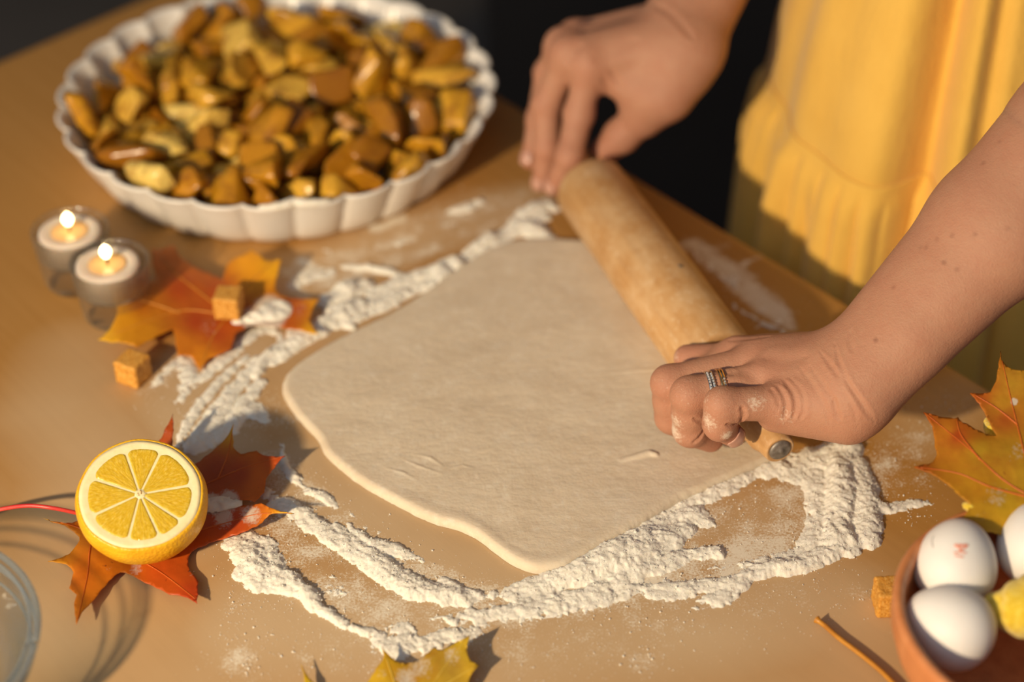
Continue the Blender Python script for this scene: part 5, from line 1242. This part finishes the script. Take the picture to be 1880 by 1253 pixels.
m = Mat('skin', .55, .28, Subsurface_Weight=.13); m.b.inputs['Subsurface Radius'].default_value = (.006, .0022, .0012); m.b.inputs['Subsurface Scale'].default_value = 1.0
v = m.coord('Object'); c = m.attr('tint').outputs['Color']
c = m.mix(m.math('MULTIPLY', m.ramp(m.noise(v, 110, 6, .7), [(.35, (0, 0, 0)), (.7, (1, 1, 1))]), .38), c, (.40, .16, .10))
d = m.attr('dusting'); dn = m.math('MULTIPLY', m.math('SUBTRACT', m.math('ADD', d.outputs['Fac'], m.math('MULTIPLY', m.noise(v, 700, 4, .75), 1.3)), 1.0), 2.4, True)
m.base(m.mix(m.math('MULTIPLY', dn, .75), c, (.78, .68, .56)))
m.bump(m.math('ADD', m.noise(v, 420, 4, .7), m.math('MULTIPLY', m.noise(v, 1300, 3), .8)), .42, .0008); M['skin'] = m.m
person = tag(empty('person', BCN * [1, 1, 0] + [0, 0, ZF]), 'person in a yellow ruffled dress pressing a rolling pin with both hands', 'person')
body = child_at_world(link('body', me, None, M['skin']), person)

# ---- rings on the near hand's ring finger
m = Mat('silver_ring', .18, .5, (.78, .76, .72), Metallic=1.0); v = m.coord('Object'); m.base(m.ramp(m.noise(v, 900, 3), [(.3, (.60, .58, .54)), (.7, (.86, .84, .80))])); M['silver'] = m.m
m = Mat('gold_ring', .2, .5, (.80, .52, .25), Metallic=1.0); v = m.coord('Object'); m.base(m.ramp(m.noise(v, 900, 3), [(.3, (.70, .44, .20)), (.7, (.86, .60, .32))])); M['gold'] = m.m
m = Mat('ring_stone', .03, .5, (.95, .96, 1), Transmission_Weight=.6, IOR=2.2); M['stone'] = m.m
fa, fb = P3(HANDL['ring'][0]), P3(HANDL['ring'][1]); fd = Vector(fb - fa).normalized()
RR = .00985
ringset = None
for t, tw, mt, stones in ((.78, .10, 'silver', 15), (.70, -.06, 'silver', 13), (.64, .12, 'gold', 0), (.57, -.05, 'gold', 7)):
    c = Vector(fa + (fb - fa) * t); q = (fd + Vector((0, 0, tw))).normalized().to_track_quat('Z', 'Y')
    V, Fc = [], []; n = 64; k = 10
    for i in range(n):
        a = 2 * PI * i / n
        for j in range(k):
            b = 2 * PI * j / k
            p = Vector(((RR + .0007 * math.cos(b)) * math.cos(a), (RR + .0007 * math.cos(b)) * math.sin(a), .0009 * math.sin(b)))
            V.append((c + q @ p)[:])
    for i in range(n):
        for j in range(k): Fc.append([i * k + j, ((i + 1) % n) * k + j, ((i + 1) % n) * k + (j + 1) % k, i * k + (j + 1) % k])
    rg = child_at_world(tag(link('ring_band', mesh('ring_band', V, Fc), None, M[mt]), 'silver finger ring band' if mt == 'silver' else 'gold finger ring band'), person)
    topa = q.inverted() @ (CAM - c); a0 = math.atan2(topa.y, topa.x)
    for i in range(stones):
        a = a0 + (i - stones / 2 + .5) * .155
        big = 1.45 if (stones == 13 and i == 4) else 1
        bm = bmesh.new(); bmesh.ops.create_icosphere(bm, subdivisions=1, radius=.00068 * big)
        bmesh.ops.translate(bm, vec=c + q @ Vector(((RR + .0008) * math.cos(a), (RR + .0008) * math.sin(a), 0)), verts=bm.verts)
        s_ = link('ring_stone', bm_mesh('ring_stone', bm, False), None, M['stone']); s_.parent = rg
        s_.matrix_parent_inverse = (Matrix.Translation(person.location) @ rg.matrix_parent_inverse @ Matrix()).inverted()
# ---- finger nails
m = Mat('finger_nail', .25, .5, (.72, .44, .36)); v = m.coord('Object'); m.base(m.ramp(m.noise(v, 200, 2), [(.3, (.50, .27, .20)), (.7, (.56, .32, .25))])); M['nail'] = m.m
def nail(ch, up):
    a, b = Vector(P3(ch[2])), Vector(P3(ch[3])); d = (b - a).normalized(); up = (Vector(up) - d * Vector(up).dot(d)).normalized(); s = d.cross(up)
    r = ch[3][3] * .001
    V, Fc = [], []; n1, n2 = 9, 9
    for i in range(n1):
        for j in range(n2):
            u, w = i / (n1 - 1), j / (n2 - 1) * 2 - 1
            wd = math.sqrt(max(0, 1 - max(0, abs(u - .45) - .25) ** 2 / .092))
            ang_ = w * .95 * wd
            p = b + d * (r * (-.55 + 1.25 * u)) + (up * math.cos(ang_) + s * math.sin(ang_)) * r * (1.035 - .42 * max(0, u - .55) ** 1.3)
            V.append(p[:])
    for i in range(n1 - 1):
        for j in range(n2 - 1): Fc.append([i * n2 + j, (i + 1) * n2 + j, (i + 1) * n2 + j + 1, i * n2 + j + 1])
    o = child_at_world(link('finger_nail', mesh('finger_nail', V, Fc), None, M['nail']), person)
    sm = o.modifiers.new('t', 'SOLIDIFY'); sm.thickness = .0005; sm.offset = 0
for nm in ('index', 'middle', 'ring'): nail(HANDR[nm], (-.75, -.45, .35))
nail(HANDL['little'], (.25, -.8, .35))

# ---- dress
m = Mat('yellow_cotton', .85, .2, Sheen_Weight=.25); v = m.coord('Object')
c = m.ramp(m.noise(v, 26, 4), [(.3, (.80, .485, .095)), (.7, (.86, .54, .115))])
c = m.mix(m.math('MULTIPLY', m.noise(m.coord('Object', (1, 1, .25)), 900, 3, .7), .3), c, (.62, .33, .04)); m.base(c)
m.bump(m.math('ADD', m.noise(m.coord('Object', (1, 1, .35)), 150, 5, .65), m.math('MULTIPLY', m.noise(v, 900, 2), .3)), .5, .0022); M['dress'] = m.m
DA, DB = .130, .112
def dress_pt(th, r_add, z, shift=(0, 0)):
    p = BCN + ed * (DA + r_add) * math.cos(th) + en * (DB + r_add) * math.sin(th)
    return (p[0] + shift[0], p[1] + shift[1], z)
def fold(th, seed, n, sharp=1.0):
    return sum(math.cos(th * k + ph) * a for k, ph, a in FOLDS[seed])
RD_ = random.Random(77)
FOLDS = {0: [(k, RD_.uniform(0, 6.28), RD_.uniform(.4, 1) / (1 + .06 * k)) for k in (3, 5, 8, 11, 14)], 1: [(k, RD_.uniform(0, 6.28), RD_.uniform(.5, 1)) for k in (9, 16, 23, 31, 44)]}
SEAM = .040
def ridge(x): return 1 - abs(math.sin(x)) ** .6
def tier(name, z0, z1, nz, nt, fn, parent):
    V = []
    for i in range(nz):
        z = z0 + (z1 - z0) * i / (nz - 1)
        for j in range(nt):
            th = 2 * PI * j / nt; V.append(fn(th, z))
    Fc = [[i * nt + j, i * nt + (j + 1) % nt, (i + 1) * nt + (j + 1) % nt, (i + 1) * nt + j] for i in range(nz - 1) for j in range(nt)]
    o = link(name, mesh(name, V, Fc), None, M['dress']); sm = o.modifiers.new('cloth', 'SOLIDIFY'); sm.thickness = .0012; sm.offset = -1
    return o
def upper(th, z):
    k = max(0, min(1, (z - SEAM) / .30)); a = .0058 * (1 - .55 * k)
    w = fold(th, 0, 5) * a
    # one deep vertical fold on the side turned to the camera
    for c0, wd, dp in ((DEEP, .085, .016), (DEEP2, .06, .010)):
        x = (th - c0 + PI) % (2 * PI) - PI; w -= dp * math.exp(-(x / wd) ** 2) * (1 - .4 * k); w += .45 * dp * math.exp(-((x + 1.7 * wd) / (wd * 1.3)) ** 2)
    w += -.022 * sstep(.06, .28, z) - .012 * math.sin(PI * min(1, max(0, (z - .02) / .5)))
    if z < SEAM + .010: w -= .0012 * (1 - (z - SEAM) / .010)
    if z > .34: w *= 1; 
    return dress_pt(th, w + max(0, z - .34) * .05, z)
def lower(th, z):
    dn_ = SEAM - z; k = max(0, min(1, dn_ / .05))
    g = fold(th, 1, 5)
    sharp = .0056 * abs(math.sin(th * 24 + 2.2 * math.sin(th * 5))) ** .5 * max(0, min(1, .1 + dn_ / .012)) * (1 if dn_ < .05 else max(.3, 1 - (dn_ - .05) * 4))
    w = -.0022 + max(0, min(dn_, .02)) * .12 + max(0, dn_) * .05 + g * .0026 * k + sharp + fold(th, 0, 5) * .0058
    for c0, wd, dp in ((DEEP, .085, .016), (DEEP2, .06, .010)):
        x = (th - c0 + PI) % (2 * PI) - PI; w -= dp * math.exp(-(x / wd) ** 2); w += .45 * dp * math.exp(-((x + 1.7 * wd) / (wd * 1.3)) ** 2)
    x = (th - STEP + PI) % (2 * PI) - PI
    w -= .013 * math.exp(-(x / .055) ** 2) * k
    return dress_pt(th, w, z)
def ang_at(px, py, z):
    p = np.array(at(px, py, z)[:]) - BCN
    # nearest direction of the dress ellipse whose silhouette point falls on this pixel column
    best = min(range(720), key=lambda j: (lambda q: abs(CX + FPX * (q[0]) / depth(q) - px) + (0 if (Vector((CAM.x - q[0], CAM.y - q[1], 0))).dot(Vector((q[0] - BCN[0], q[1] - BCN[1], 0))) > 0 else 999))(dress_pt(2 * PI * j / 720, 0, z)))
    return 2 * PI * best / 720
DEEP, DEEP2, DEEP3 = ang_at(1685, 300, .06), ang_at(1790, 300, .06), ang_at(1440, 200, .06)
STEP = ang_at(1492, 400, .0)
dress = tag(empty('dress', (BCN[0], BCN[1], 0)), 'yellow cotton dress with gathered tiers'); dress.parent = person; dress.matrix_parent_inverse = Matrix.Translation(person.location).inverted()
def under(o):
    o.parent = dress; o.matrix_parent_inverse = Matrix.Translation(dress.location).inverted()
under(tier('dress_skirt', SEAM - .002, .36, 90, 520, upper, dress))
under(tier('dress_ruffle', SEAM + .006, -.40, 110, 760, lower, dress))
def bodice(th, z):
    k = (z - .355) / .135
    w = -.024 - .004 * k + .018 * math.sin(PI * min(1, k)) ; q = dress_pt(th, w, z)
    return q
under(tier('dress_bodice', .355, .475, 20, 160, bodice, dress))
